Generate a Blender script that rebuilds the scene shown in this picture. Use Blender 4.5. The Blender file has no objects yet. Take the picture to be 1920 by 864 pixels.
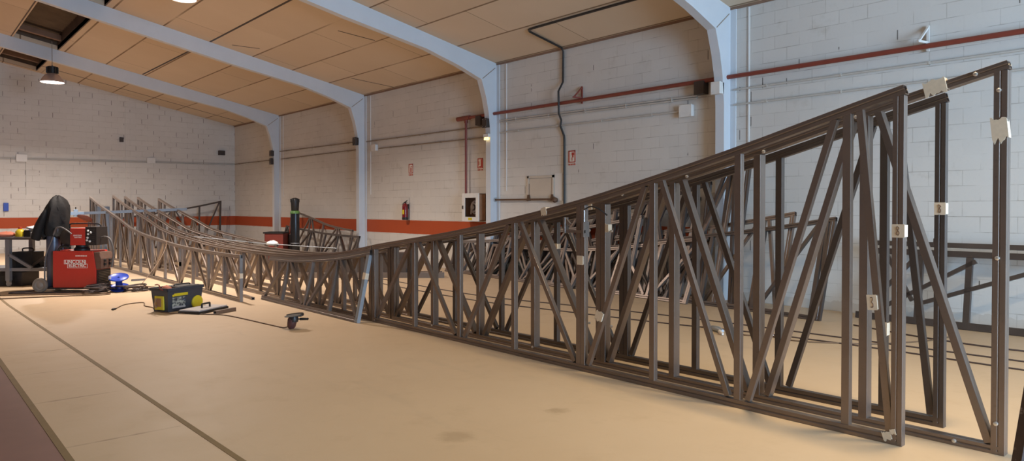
import bpy, math, random
from mathutils import Vector, Matrix, Euler
random.seed(7)
C = bpy.context.scene.collection
PI = math.pi
AL = math.radians(41.35)
CA, SA = math.cos(AL), math.sin(AL)
W, D = 10.42, 28.77           # right wall plane (x), back wall plane (y)
EAVE, SLOPE = 4.804, 0.2
RIDGE, LEFT, NEAR = -2.0, -14.42, -7.0
def ceil_z(x): return EAVE + SLOPE*(W-x) if x >= RIDGE else EAVE + SLOPE*(x-LEFT)

# ------------------------------------------------------------------ materials
def new_mat(name):
    m = bpy.data.materials.new(name); m.use_nodes = True
    nt = m.node_tree; b = nt.nodes['Principled BSDF']
    return m, nt, b
def N(nt, t, **kw):
    n = nt.nodes.new(t)
    for k, v in kw.items():
        if k.startswith('i_'):
            key = k[2:]
            n.inputs[int(key) if key.isdigit() else key].default_value = v
        else: setattr(n, k, v)
    return n
def math_n(nt, op, a, b=None, c=None):
    n = nt.nodes.new('ShaderNodeMath'); n.operation = op
    for i, x in enumerate((a, b, c)):
        if x is None: continue
        if isinstance(x, (int, float)): n.inputs[i].default_value = x
        else: nt.links.new(x, n.inputs[i])
    return n.outputs[0]
def mixc(nt, fac, a, b, blend='MIX'):
    n = nt.nodes.new('ShaderNodeMix'); n.data_type = 'RGBA'; n.blend_type = blend
    for idx, x in ((0, fac), (6, a), (7, b)):
        if isinstance(x, (int, float)): n.inputs[idx].default_value = x
        elif isinstance(x, tuple): n.inputs[idx].default_value = (*x[:3], 1)
        else: nt.links.new(x, n.inputs[idx])
    return n.outputs[2]
def ramp(nt, fac, lo, hi):
    n = nt.nodes.new('ShaderNodeMapRange'); n.inputs[1].default_value = lo; n.inputs[2].default_value = hi
    nt.links.new(fac, n.inputs[0]); return n.outputs[0]
def pos(nt):
    g = nt.nodes.new('ShaderNodeNewGeometry'); s = nt.nodes.new('ShaderNodeSeparateXYZ')
    nt.links.new(g.outputs['Position'], s.inputs[0]); return g.outputs['Position'], s.outputs
def noise(nt, vec, scale, detail=4, rough=.55):
    n = nt.nodes.new('ShaderNodeTexNoise'); n.inputs['Scale'].default_value = scale
    n.inputs['Detail'].default_value = detail; n.inputs['Roughness'].default_value = rough
    if vec is not None: nt.links.new(vec, n.inputs['Vector'])
    return n.outputs['Fac']
def bump(nt, b, h, strength=.3, dist=.01):
    n = nt.nodes.new('ShaderNodeBump'); n.inputs['Strength'].default_value = strength; n.inputs['Distance'].default_value = dist
    nt.links.new(h, n.inputs['Height']); nt.links.new(n.outputs[0], b.inputs['Normal'])
def simple(name, col, rough=.5, metal=0., var=.15, scale=12, bmp=0., spec=None, emit=None):
    m, nt, b = new_mat(name)
    tc = nt.nodes.new('ShaderNodeTexCoord')
    f = noise(nt, tc.outputs['Object'], scale)
    lo = tuple(c*(1-var) for c in col); hi = tuple(min(1, c*(1+var)) for c in col)
    nt.links.new(mixc(nt, f, lo, hi), b.inputs['Base Color'])
    b.inputs['Roughness'].default_value = rough; b.inputs['Metallic'].default_value = metal
    if spec is not None: b.inputs['Specular IOR Level'].default_value = spec
    if bmp: bump(nt, b, f, bmp, .01)
    if emit:
        b.inputs['Emission Color'].default_value = (*emit[:3], 1); b.inputs['Emission Strength'].default_value = emit[3]
    return m

def block_wall(name, axis, dark_joint, seed):
    """painted concrete blocks 0.4 x 0.2 m with an orange painted band"""
    m, nt, b = new_mat(name)
    P, s = pos(nt)
    u, z = s[axis], s[2]
    row = math_n(nt, 'FLOOR', math_n(nt, 'DIVIDE', z, .2))
    off = math_n(nt, 'MULTIPLY', math_n(nt, 'MODULO', row, 2.), .2)
    uu = math_n(nt, 'DIVIDE', math_n(nt, 'ADD', math_n(nt, 'ADD', u, off), 40.), .4)
    fu = math_n(nt, 'FRACT', uu); fz = math_n(nt, 'FRACT', math_n(nt, 'DIVIDE', z, .2))
    col = math_n(nt, 'FLOOR', uu)
    cv = nt.nodes.new('ShaderNodeCombineXYZ'); nt.links.new(col, cv.inputs[0]); nt.links.new(row, cv.inputs[1]); cv.inputs[2].default_value = seed
    wn = nt.nodes.new('ShaderNodeTexWhiteNoise'); nt.links.new(cv.outputs[0], wn.inputs['Vector'])
    cell = wn.outputs['Value']; cell2 = wn.outputs['Color']
    big = noise(nt, P, .55, 5); mid = noise(nt, P, 3.2, 4); fine = noise(nt, P, 26, 3)
    # joints
    jv = math_n(nt, 'LESS_THAN', fu, .028)
    jh = math_n(nt, 'LESS_THAN', fz, .045)
    jm = math_n(nt, 'MAXIMUM', math_n(nt, 'MULTIPLY', jv, .6), jh)
    vis = ramp(nt, mid, .38, .68)
    jsoft = math_n(nt, 'MULTIPLY', jm, vis)
    base = mixc(nt, big, (.57, .55, .51), (.70, .685, .65))
    base = mixc(nt, math_n(nt, 'MULTIPLY', cell, .16), base, (.50, .48, .45))
    base = mixc(nt, math_n(nt, 'MULTIPLY', ramp(nt, fine, .55, .8), .12), base, (.45, .42, .38))
    base = mixc(nt, math_n(nt, 'MULTIPLY', jsoft, .72), base, (.25, .225, .19))
    # open joints, dark
    hit = math_n(nt, 'GREATER_THAN', cell, 1-dark_joint)
    part = math_n(nt, 'MULTIPLY', math_n(nt, 'GREATER_THAN', fz, .16), math_n(nt, 'LESS_THAN', fz, .94))
    wv = math_n(nt, 'LESS_THAN', fu, .034)
    dk = math_n(nt, 'MULTIPLY', math_n(nt, 'MULTIPLY', hit, wv), math_n(nt, 'MULTIPLY', part, math_n(nt, 'GREATER_THAN', mid, .43)))
    base = mixc(nt, math_n(nt, 'MULTIPLY', dk, .85), base, (.06, .05, .045))
    # grey-brown scuffs
    scuff = math_n(nt, 'MULTIPLY', ramp(nt, noise(nt, P, 1.6, 6, .7), .60, .80), .45)
    base = mixc(nt, scuff, base, (.36, .32, .26))
    # band
    zz = math_n(nt, 'ADD', z, math_n(nt, 'MULTIPLY', math_n(nt, 'SUBTRACT', mid, .5), .012))
    band = math_n(nt, 'MULTIPLY', math_n(nt, 'GREATER_THAN', zz, .827), math_n(nt, 'LESS_THAN', zz, 1.185))
    band = math_n(nt, 'MULTIPLY', band, math_n(nt, 'GREATER_THAN', s[1], 6.8))
    orange = mixc(nt, big, (.36, .058, .014), (.45, .082, .022))
    base = mixc(nt, band, base, orange)
    # dusty skirting
    foot = math_n(nt, 'MULTIPLY', math_n(nt, 'LESS_THAN', math_n(nt, 'ADD', z, math_n(nt, 'MULTIPLY', mid, .25)), .27), .35)
    base = mixc(nt, foot, base, (.40, .34, .27))
    nt.links.new(base, b.inputs['Base Color'])
    b.inputs['Roughness'].default_value = .62
    b.inputs['Specular IOR Level'].default_value = .35
    h = math_n(nt, 'SUBTRACT', math_n(nt, 'MULTIPLY', fine, .25), math_n(nt, 'MAXIMUM', jsoft, dk))
    bump(nt, b, h, .35, .006)
    return m

def floor_mat():
    m, nt, b = new_mat('painted_concrete_floor')
    P, s = pos(nt)
    big = noise(nt, P, .5, 5); mid = noise(nt, P, 2.3, 6, .65); fine = noise(nt, P, 30, 4)
    base = mixc(nt, big, (.47, .345, .22), (.56, .425, .285))
    base = mixc(nt, math_n(nt, 'MULTIPLY', ramp(nt, mid, .56, .78), .40), base, (.40, .29, .18))
    base = mixc(nt, math_n(nt, 'MULTIPLY', ramp(nt, fine, .62, .8), .15), base, (.36, .26, .16))
    # worn grey patches
    mp = nt.nodes.new('ShaderNodeMapping'); mp.inputs['Scale'].default_value = (1.2, .35, 1); mp.inputs['Rotation'].default_value = (0, 0, .5)
    nt.links.new(P, mp.inputs[0])
    st = noise(nt, mp.outputs[0], 1.4, 5, .6)
    base = mixc(nt, math_n(nt, 'MULTIPLY', ramp(nt, st, .60, .78), .45), base, (.36, .28, .19))
    # two oil stains
    for (x, y, r, k) in ((3.727, 3.721, .10, .5), (2.803, 3.748, .15, .45)):
        dx = math_n(nt, 'SUBTRACT', s[0], x); dy = math_n(nt, 'SUBTRACT', s[1], y)
        d = math_n(nt, 'SQRT', math_n(nt, 'ADD', math_n(nt, 'MULTIPLY', dx, dx), math_n(nt, 'MULTIPLY', dy, dy)))
        d = math_n(nt, 'ADD', d, math_n(nt, 'MULTIPLY', math_n(nt, 'SUBTRACT', noise(nt, P, 12, 2), .5), .16))
        f = math_n(nt, 'SUBTRACT', 1., ramp(nt, d, r*.4, r))
        base = mixc(nt, math_n(nt, 'MULTIPLY', f, k), base, (.30, .21, .12))
    # faint slab joints across the strip beside the long joint
    for y0 in (8.86, 7.72, 6.53, 5.2):
        l = math_n(nt, 'LESS_THAN', math_n(nt, 'ABSOLUTE', math_n(nt, 'SUBTRACT', s[1], y0)), .012)
        l = math_n(nt, 'MULTIPLY', l, math_n(nt, 'LESS_THAN', s[0], 1.5))
        base = mixc(nt, math_n(nt, 'MULTIPLY', l, ramp(nt, mid, .40, .62)), base, (.30, .21, .13))
    nt.links.new(base, b.inputs['Base Color'])
    nt.links.new(math_n(nt, 'ADD', .36, math_n(nt, 'MULTIPLY', mid, .28)), b.inputs['Roughness'])
    b.inputs['Specular IOR Level'].default_value = .35
    bump(nt, b, fine, .10, .004)
    return m

def ceiling_mat():
    m, nt, b = new_mat('tan_fibre_ceiling_board')
    P, s = pos(nt)
    # panel grid: rows run along the hall, 1.08 m wide, boards 3 m long and staggered
    r = math_n(nt, 'DIVIDE', math_n(nt, 'ADD', s[0], 50.14), 1.08)   # joint at x = 6.03
    row = math_n(nt, 'FLOOR', r); fr = math_n(nt, 'FRACT', r)
    off = math_n(nt, 'MULTIPLY', math_n(nt, 'MODULO', math_n(nt, 'MULTIPLY', row, 7.), 5.), .61)
    c = math_n(nt, 'DIVIDE', math_n(nt, 'ADD', math_n(nt, 'ADD', s[1], off), 60.), 3.02)
    fc = math_n(nt, 'FRACT', c); col = math_n(nt, 'FLOOR', c)
    cv = nt.nodes.new('ShaderNodeCombineXYZ'); nt.links.new(row, cv.inputs[0]); nt.links.new(col, cv.inputs[1])
    wn = nt.nodes.new('ShaderNodeTexWhiteNoise'); nt.links.new(cv.outputs[0], wn.inputs['Vector'])
    mid = noise(nt, P, 1.1, 5); fine = noise(nt, P, 18, 3)
    base = mixc(nt, mid, (.64, .525, .385), (.71, .595, .455))
    base = mixc(nt, math_n(nt, 'MULTIPLY', wn.outputs['Value'], .35), base, (.55, .43, .295))
    jr = math_n(nt, 'LESS_THAN', math_n(nt, 'ABSOLUTE', math_n(nt, 'SUBTRACT', fr, .5)), .5)
    e1 = math_n(nt, 'LESS_THAN', fr, .036)
    e2 = math_n(nt, 'MULTIPLY', math_n(nt, 'LESS_THAN', fc, .006), math_n(nt, 'GREATER_THAN', wn.outputs['Value'], .25))
    e1 = math_n(nt, 'MULTIPLY', e1, ramp(nt, noise(nt, P, .35, 2), .30, .50))
    base = mixc(nt, math_n(nt, 'MULTIPLY', e1, .80), base, (.15, .085, .04))
    base = mixc(nt, math_n(nt, 'MULTIPLY', e2, .62), base, (.12, .065, .03))
    nt.links.new(base, b.inputs['Base Color']); b.inputs['Roughness'].default_value = .85
    b.inputs['Specular IOR Level'].default_value = .2
    h = math_n(nt, 'SUBTRACT', math_n(nt, 'MULTIPLY', fine, .2), math_n(nt, 'MAXIMUM', e1, e2))
    bump(nt, b, h, .4, .01)
    return m

def steel(name, lo, hi, rough=.42, metal=.75):
    m, nt, b = new_mat(name)
    tc = nt.nodes.new('ShaderNodeTexCoord')
    P = tc.outputs['Object']
    f = noise(nt, P, 3.0, 6, .65); g = noise(nt, P, 34, 3)
    oi = nt.nodes.new('ShaderNodeObjectInfo')
    base = mixc(nt, f, lo, hi)
    base = mixc(nt, math_n(nt, 'MULTIPLY', oi.outputs['Random'], .30), base, tuple(c*.72 for c in lo))
    base = mixc(nt, math_n(nt, 'MULTIPLY', ramp(nt, g, .60, .78), .25), base, tuple(c*.5 for c in lo))
    nt.links.new(base, b.inputs['Base Color'])
    b.inputs['Metallic'].default_value = metal
    nt.links.new(math_n(nt, 'ADD', rough-.10, math_n(nt, 'MULTIPLY', f, .25)), b.inputs['Roughness'])
    bump(nt, b, g, .06, .003)
    return m

M = {}
M['wall_r'] = block_wall('painted_blocks_side', 1, .05, 1.)
M['wall_b'] = block_wall('painted_blocks_end', 0, .30, 5.)
M['floor'] = floor_mat()
M['ceiling'] = ceiling_mat()
M['beam'] = simple('pale_blue_grey_paint', (.60, .635, .67), .55, 0, .06, 3, .05)
M['render'] = simple('cream_render', (.55, .49, .41), .7, 0, .08, 3, .1)
M['darkfloor'] = simple('dark_red_brown_floor_paint', (.20, .105, .085), .5, 0, .25, 2.5, .05)
M['joint'] = simple('floor_joint_filler', (.20, .135, .06), .7, 0, .2, 8)
M['steel'] = steel('brown_mill_steel', (.215, .170, .142), (.295, .240, .205), .36)
M['steel_l'] = steel('greyer_mill_steel', (.235, .200, .178), (.325, .285, .258), .34)
M['steel_d'] = steel('dark_mill_steel', (.105, .087, .078), (.165, .140, .126), .38)
M['galv'] = steel('blue_grey_bare_steel', (.33, .37, .41), (.44, .48, .52), .40, .6)
M['red_pipe'] = simple('red_oxide_pipe_paint', (.21, .043, .027), .42, 0, .15, 6)
M['black_pipe'] = simple('black_cable_sheath', (.022, .019, .017), .5, 0, .2, 10)
M['conduit'] = simple('white_painted_conduit', (.50, .48, .44), .5, 0, .1, 10)
M['conduit_d'] = simple('brown_conduit', (.27, .215, .16), .6, 0, .2, 10)  # plain brown for far conduits, lamp cables and mitre lines
M['plastic_w'] = simple('white_plastic', (.70, .69, .66), .45, 0, .05, 8)
M['plastic_d'] = simple('dark_brown_plastic', (.045, .030, .022), .5, 0, .2, 8)
M['bolt'] = simple('bright_zinc', (.72, .70, .66), .30, .8, .1, 30)
M['paper'] = simple('cream_paper', (.74, .63, .48), .8, 0, .12, 40)
M['ink'] = simple('brown_ink', (.16, .085, .05), .7, 0, .1, 20)
M['sign_red'] = simple('fire_sign_red', (.42, .045, .025), .45, 0, .08, 20)
M['sign_white'] = simple('sign_white', (.72, .68, .60), .5, 0, .06, 20)
M['ext_red'] = simple('extinguisher_red', (.17, .011, .013), .2, 0, .08, 8)
M['rust'] = simple('rusty_iron', (.13, .075, .045), .65, .3, .35, 25, .2)
M['glass'] = None
M['black'] = simple('black_rubber', (.014, .013, .013), .5, 0, .3, 20)
M['leather'] = simple('black_leather', (.013, .012, .012), .72, 0, .5, 9, .8, spec=.25)
M['bottle'] = simple('black_gas_bottle_paint', (.016, .017, .021), .28, .2, .3, 10)
M['grey_bottle'] = simple('slate_gas_bottle_paint', (.075, .085, .12), .32, .2, .2, 10)
M['tarp'] = simple('black_green_tarpaulin', (.012, .017, .015), .6, 0, .3, 9, .3)
M['green'] = simple('green_collar_paint', (.09, .20, .05), .45, 0, .15, 15)
M['welder_red'] = simple('welder_red_paint', (.47, .035, .022), .36, 0, .07, 6)
M['white_print'] = simple('white_print', (.80, .77, .72), .5, 0, .03, 20)
M['dark_metal'] = simple('dark_painted_metal', (.035, .029, .027), .42, .3, .25, 14)
M['brown_metal'] = simple('dusty_brown_metal', (.13, .075, .055), .5, .3, .3, 14)
M['blue'] = simple('blue_plastic', (.012, .045, .36), .35, 0, .12, 10)
M['box_grey'] = simple('dark_blue_grey_plastic', (.035, .042, .055), .42, 0, .15, 20)
M['lid_grey'] = simple('dusty_grey_plastic', (.36, .33, .32), .6, 0, .12, 16)
M['yellow'] = simple('yellow_plastic', (.62, .48, .018), .4, 0, .08, 10)
M['cable'] = simple('brown_rubber_cable', (.145, .085, .045), .55, 0, .2, 12)
M['cable_d'] = simple('dark_rubber_cable', (.055, .036, .032), .55, 0, .25, 12)
M['hose_grey'] = simple('dusty_grey_hose', (.13, .12, .115), .6, 0, .2, 14)
M['tyre'] = simple('dusty_tyre', (.20, .165, .13), .75, 0, .2, 25)
M['hub'] = simple('grey_hub', (.30, .27, .24), .5, .4, .2, 25)
M['grinder'] = simple('maroon_tool_body', (.085, .032, .03), .4, 0, .25, 25)
M['disc'] = simple('grinding_disc', (.045, .042, .038), .75, 0, .25, 40)
M['rag'] = simple('brown_leather_rag', (.30, .15, .075), .75, 0, .3, 12, .3)
M['glove'] = simple('red_brown_glove_leather', (.19, .048, .024), .7, 0, .25, 12, .3)
M['white_cloth'] = simple('off_white_cloth', (.66, .60, .54), .8, 0, .12, 14, .3)
M['orange_cloth'] = simple('salmon_cloth', (.52, .17, .10), .8, 0, .15, 14, .3)
M['grey_box'] = simple('grey_case_plastic', (.40, .41, .43), .45, 0, .1, 10)
M['bench_top'] = simple('scorched_bench_steel', (.15, .14, .14), .42, .5, .25, 9)
M['bench_leg'] = simple('bench_leg_steel', (.27, .28, .30), .42, .6, .2, 9)
M['maroon_crate'] = simple('oxide_red_crate', (.21, .04, .028), .5, .1, .2, 9)
M['blue_sheet'] = simple('pale_blue_sheet_steel', (.24, .285, .35), .5, .1, .12, 4)
M['board'] = None
M['lamp_metal'] = simple('brushed_aluminium_reflector', (.55, .42, .36), .35, .5, .1, 20)
M['photo_label'] = None

def sky_sheet():
    m, nt, b = new_mat('dirty_corrugated_sheet')
    P, s = pos(nt)
    n = noise(nt, P, 2.2, 5, .6)
    base = mixc(nt, n, (.035, .018, .010), (.15, .10, .055))
    nt.links.new(base, b.inputs['Base Color']); b.inputs['Roughness'].default_value = .6
    return m
M['skysheet'] = sky_sheet()
M['joist'] = simple('old_pine_joist', (.24, .15, .10), .75, 0, .25, 5)
def board_mat():
    m, nt, b = new_mat('dark_weathered_timber_with_plaster_spots')
    tc = nt.nodes.new('ShaderNodeTexCoord')
    g = noise(nt, tc.outputs['Object'], 22, 4, .7); l = noise(nt, tc.outputs['Object'], 5, 4)
    base = mixc(nt, l, (.055, .035, .03), (.11, .075, .062))
    base = mixc(nt, math_n(nt, 'MULTIPLY', ramp(nt, g, .57, .68), .8), base, (.40, .34, .30))
    nt.links.new(base, b.inputs['Base Color']); b.inputs['Roughness'].default_value = .8
    bump(nt, b, g, .3, .004); return m
M['board'] = board_mat()
def label_mat():
    m, nt, b = new_mat('printed_picture_label')
    tc = nt.nodes.new('ShaderNodeTexCoord')
    g = noise(nt, tc.outputs['Object'], 26, 2, .5); h = noise(nt, tc.outputs['Object'], 11, 2)
    base = mixc(nt, ramp(nt, g, .42, .62), (.045, .05, .06), (.40, .40, .33))
    base = mixc(nt, ramp(nt, h, .58, .7), base, (.05, .12, .32))
    nt.links.new(base, b.inputs['Base Color']); b.inputs['Roughness'].default_value = .4; return m
M['photo_label'] = label_mat()
def glass_mat():
    m, nt, b = new_mat('cabinet_glass')
    b.inputs['Base Color'].default_value = (.85, .8, .78, 1); b.inputs['Roughness'].default_value = .06
    b.inputs['Transmission Weight'].default_value = 1.; b.inputs['IOR'].default_value = 1.1
    n = noise(nt, None, 3); nt.links.new(math_n(nt, 'ADD', .03, math_n(nt, 'MULTIPLY', n, .06)), b.inputs['Roughness'])
    return m
M['glass'] = glass_mat()
def lamp_mat(name, col, st):
    m, nt, b = new_mat(name)
    b.inputs['Base Color'].default_value = (*col, 1)
    b.inputs['Emission Color'].default_value = (*col, 1); b.inputs['Emission Strength'].default_value = st
    return m
M['lamp_face'] = lamp_mat('lit_lamp_glass', (1., .93, .88), 9.)
M['em_face'] = lamp_mat('lit_emergency_lamp', (1., .72, .30), 2.2)

# ------------------------------------------------------------------ mesh builder
class MB:
    def __init__(s): s.v = []; s.f = []; s.mi = []
    def add(s, vs, fs, mi=0):
        o = len(s.v); s.v += [tuple(v) for v in vs]
        for f in fs: s.f.append(tuple(i+o for i in f)); s.mi.append(mi)
        return s
    def box(s, x0, x1, y0, y1, z0, z1, mi=0, mat=None):
        vs = [Vector((x, y, z)) for z in (z0, z1) for y in (y0, y1) for x in (x0, x1)]
        if mat is not None: vs = [mat @ v for v in vs]
        return s.add(vs, [(0,2,3,1), (4,5,7,6), (0,1,5,4), (2,6,7,3), (0,4,6,2), (1,3,7,5)], mi)
    def cbox(s, c, d, mi=0, rot=None):
        m = Matrix.Translation(c) @ (Euler(rot).to_matrix().to_4x4() if rot else Matrix())
        return s.box(-d[0]/2, d[0]/2, -d[1]/2, d[1]/2, -d[2]/2, d[2]/2, mi, m)
    def bar(s, p0, p1, w, t, n=(0, 1, 0), mi=0):
        """solid bar from p0 to p1: t along n, w across"""
        p0 = Vector(p0); p1 = Vector(p1); d = (p1-p0).normalized(); n = Vector(n)
        n = (n - d*n.dot(d)).normalized(); b = d.cross(n)
        vs = [p + b*(sx*w/2) + n*(sy*t/2) for p in (p0, p1) for sy in (-1, 1) for sx in (-1, 1)]
        return s.add(vs, [(0,2,3,1), (4,5,7,6), (0,1,5,4), (2,6,7,3), (0,4,6,2), (1,3,7,5)], mi)
    def hollow(s, pts, w, t, n=(0, 1, 0), groove=0., wall=.004, depth=.06, mi=0):
        """rectangular hollow section swept along pts with open ends; t along n, w across; optional groove on both n faces"""
        pts = [Vector(p) for p in pts]; n = Vector(n); rings = []
        g = groove
        if g: prof = [(-w/2,-t/2), (-g,-t/2), (0,-t/2+g), (g,-t/2), (w/2,-t/2), (w/2,t/2), (g,t/2), (0,t/2-g), (-g,t/2), (-w/2,t/2)]
        else: prof = [(-w/2,-t/2), (w/2,-t/2), (w/2,t/2), (-w/2,t/2)]
        k = len(prof); frames = []
        for i, p in enumerate(pts):
            d = (pts[min(i+1, len(pts)-1)] - pts[max(i-1, 0)]).normalized()
            nn = (n - d*n.dot(d)).normalized(); b = d.cross(nn); frames.append((p, d, nn, b))
        vs = [p + b*a + nn*c for (p, d, nn, b) in frames for (a, c) in prof]
        fs = [(i*k+j, i*k+(j+1) % k, (i+1)*k+(j+1) % k, (i+1)*k+j) for i in range(len(pts)-1) for j in range(k)]
        s.add(vs, fs, mi)
        for e, sg in ((0, 1), (-1, -1)):
            p, d, nn, b = frames[e]; d = d*sg
            a = 1-2*wall/w; c = 1-2*wall/t
            vs = [p+b*x+nn*y for x, y in prof] + [p+b*x*a+nn*y*c for x, y in prof] + [p+d*depth+b*x*a+nn*y*c for x, y in prof]
            fs = []
            for j in range(k):
                j2 = (j+1) % k
                fs += [(j, k+j, k+j2, j2), (k+j, 2*k+j, 2*k+j2, k+j2)]
            fs.append(tuple(range(2*k, 3*k)))
            if sg < 0: fs = [tuple(reversed(f)) for f in fs]
            s.add(vs, fs, mi)
        return s
    def tube(s, pts, r, seg=8, closed=False, mi=0):
        pts = [Vector(p) for p in pts]; n = len(pts); up = None; vs = []
        for i, p in enumerate(pts):
            a = pts[(i-1) % n] if closed else pts[max(i-1, 0)]; c = pts[(i+1) % n] if closed else pts[min(i+1, n-1)]
            d = (c-a).normalized()
            if up is None: up = Vector((0, 0, 1)) if abs(d.z) < .9 else Vector((1, 0, 0))
            up = (up - d*up.dot(d)).normalized(); b = d.cross(up)
            rr = r[i] if isinstance(r, (list, tuple)) else r
            vs += [p + (up*math.cos(2*PI*j/seg) + b*math.sin(2*PI*j/seg))*rr for j in range(seg)]
        m = n if closed else n-1
        fs = [(i*seg+j, ((i+1) % n)*seg+j, ((i+1) % n)*seg+(j+1) % seg, i*seg+(j+1) % seg) for i in range(m) for j in range(seg)]
        if not closed: fs += [tuple(range(seg)), tuple(reversed(range((n-1)*seg, n*seg)))]
        return s.add(vs, fs, mi)
    def lathe(s, prof, seg=24, mat=None, mi=0):
        vs = []; k = len(prof)
        for j in range(seg):
            a = 2*PI*j/seg
            for r, z in prof:
                v = Vector((r*math.cos(a), r*math.sin(a), z)); vs.append(mat @ v if mat is not None else v)
        fs = [(j*k+i, ((j+1) % seg)*k+i, ((j+1) % seg)*k+i+1, j*k+i+1) for j in range(seg) for i in range(k-1)]
        return s.add(vs, fs, mi)
    def prism(s, poly, h0, h1, mat=None, mi=0):
        """poly in local xy extruded along local z"""
        k = len(poly)
        vs = [Vector((x, y, h0)) for x, y in poly] + [Vector((x, y, h1)) for x, y in poly]
        if mat is not None: vs = [mat @ v for v in vs]
        return s.add(vs, [tuple(reversed(range(k))), tuple(range(k, 2*k))] + [(i, (i+1) % k, k+(i+1) % k, k+i) for i in range(k)], mi)
    def build(s, name, mats, parent=None, smooth=None, bevel=0.):
        me = bpy.data.meshes.new(name); me.from_pydata(s.v, [], s.f); me.update()
        if not isinstance(mats, (list, tuple)): mats = [mats]
        for m in mats: me.materials.append(m)
        me.polygons.foreach_set('material_index', s.mi)
        import bmesh
        bm = bmesh.new(); bm.from_mesh(me); bmesh.ops.recalc_face_normals(bm, faces=bm.faces); bm.to_mesh(me); bm.free()
        if smooth:
            me.polygons.foreach_set('use_smooth', [True]*len(me.polygons)); me.set_sharp_from_angle(angle=math.radians(smooth))
        o = bpy.data.objects.new(name, me); C.objects.link(o)
        if parent is not None: o.parent = parent
        if bevel:
            b = o.modifiers.new('bevel', 'BEVEL'); b.width = bevel; b.segments = 2; b.limit_method = 'ANGLE'
        return o
def tag(o, label, cat, group=None, kind=None):
    o['label'] = label; o['category'] = cat
    if group: o['group'] = group
    if kind: o['kind'] = kind
    return o
def thing(name, loc, rz, label, cat, group=None, rx=0.):
    o = bpy.data.objects.new(name, None); o.empty_display_size = .1; C.objects.link(o)
    o.location = loc; o.rotation_euler = (rx, 0, rz)
    return tag(o, label, cat, group)
def struct(mb, name, mat, parent=None):
    o = mb.build(name, mat, parent)
    if parent is None: o['kind'] = 'structure'
    return o
def text_mesh(name, body, size, mat, parent, mw, extrude=.0012, shear=0., align='CENTER'):
    cu = bpy.data.curves.new(name+'_curve', 'FONT'); cu.body = body; cu.size = size; cu.extrude = extrude
    cu.align_x = align; cu.align_y = 'CENTER'; cu.shear = shear; cu.offset = size*.018
    t = bpy.data.objects.new(name+'_tmp', cu); C.objects.link(t)
    dg = bpy.context.evaluated_depsgraph_get(); dg.update()
    me = bpy.data.meshes.new_from_object(t.evaluated_get(dg))
    C.objects.unlink(t); bpy.data.objects.remove(t); bpy.data.curves.remove(cu)
    me.materials.clear(); me.materials.append(mat)
    o = bpy.data.objects.new(name, me); C.objects.link(o)
    if parent is not None: o.parent = parent
    o.matrix_local = mw
    return o
def smooth_path(pts, n=8):
    pts = [Vector(p) for p in pts]; out = []
    for i in range(len(pts)-1):
        p0 = pts[max(i-1, 0)]; p1 = pts[i]; p2 = pts[i+1]; p3 = pts[min(i+2, len(pts)-1)]
        for k in range(n):
            t = k/n
            out.append(.5*((2*p1) + (p2-p0)*t + (2*p0-5*p1+4*p2-p3)*t*t + (3*p1-p0-3*p2+p3)*t**3))
    out.append(pts[-1]); return out

def blob(name, loc, dims, mat, label, cat, seed=1, seg=10, rings=7, amp=.25, rz=0., parent=None):
    rr = random.Random(seed); m = MB(); vs = []; fs = []
    for i in range(rings+1):
        t = i/rings; ph = PI*t*.5
        for j in range(seg):
            a = 2*PI*j/seg; k = 1+rr.uniform(-amp, amp)*(1 if i else 0)
            r = math.sin(ph)**.8 if i else .0
            vs.append((dims[0]*r*math.cos(a)*k, dims[1]*r*math.sin(a)*k, dims[2]*max(0, math.cos(ph))*(1+rr.uniform(-amp, amp)*.7)))
    for i in range(rings):
        for j in range(seg): fs.append((i*seg+j, (i+1)*seg+j, (i+1)*seg+(j+1) % seg, i*seg+(j+1) % seg))
    fs.append(tuple(range(rings*seg, (rings+1)*seg)))
    m.add(vs, fs)
    o = m.build(name, mat, parent, smooth=70)
    sub = o.modifiers.new('sub', 'SUBSURF'); sub.levels = 1; sub.render_levels = 1
    o.location = loc; o.rotation_euler = (0, 0, rz)
    if label: tag(o, label, cat)
    return o

# ------------------------------------------------------------------ the hall
# floor: sand coloured slab, dark strip at the left, joint between
XS = .80
f = MB(); f.box(XS, W, NEAR, D, -.12, 0); struct(f, 'floor', M['floor'])
f = MB(); f.box(LEFT, XS, NEAR, D, -.12, 0); struct(f, 'trim_1', M['darkfloor'])
f = MB(); f.prism([(1.355-.019, 13.4), (1.355+.019, 13.4), (1.58+.019, 3.6), (1.58-.019, 3.6)], 0., .002)
f.prism([(1.355-.019, 13.4), (1.30-.019, D), (1.30+.019, D), (1.355+.019, 13.4)], 0., .002)
f.prism([(1.58-.019, 3.6), (1.58+.019, 3.6), (1.80+.019, NEAR), (1.80-.019, NEAR)], 0., .002)
struct(f, 'trim_2', M['joint'])
f = MB(); f.box(XS-.03, XS+.012, NEAR, D, 0., .003); struct(f, 'trim_3', M['joint'])
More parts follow.
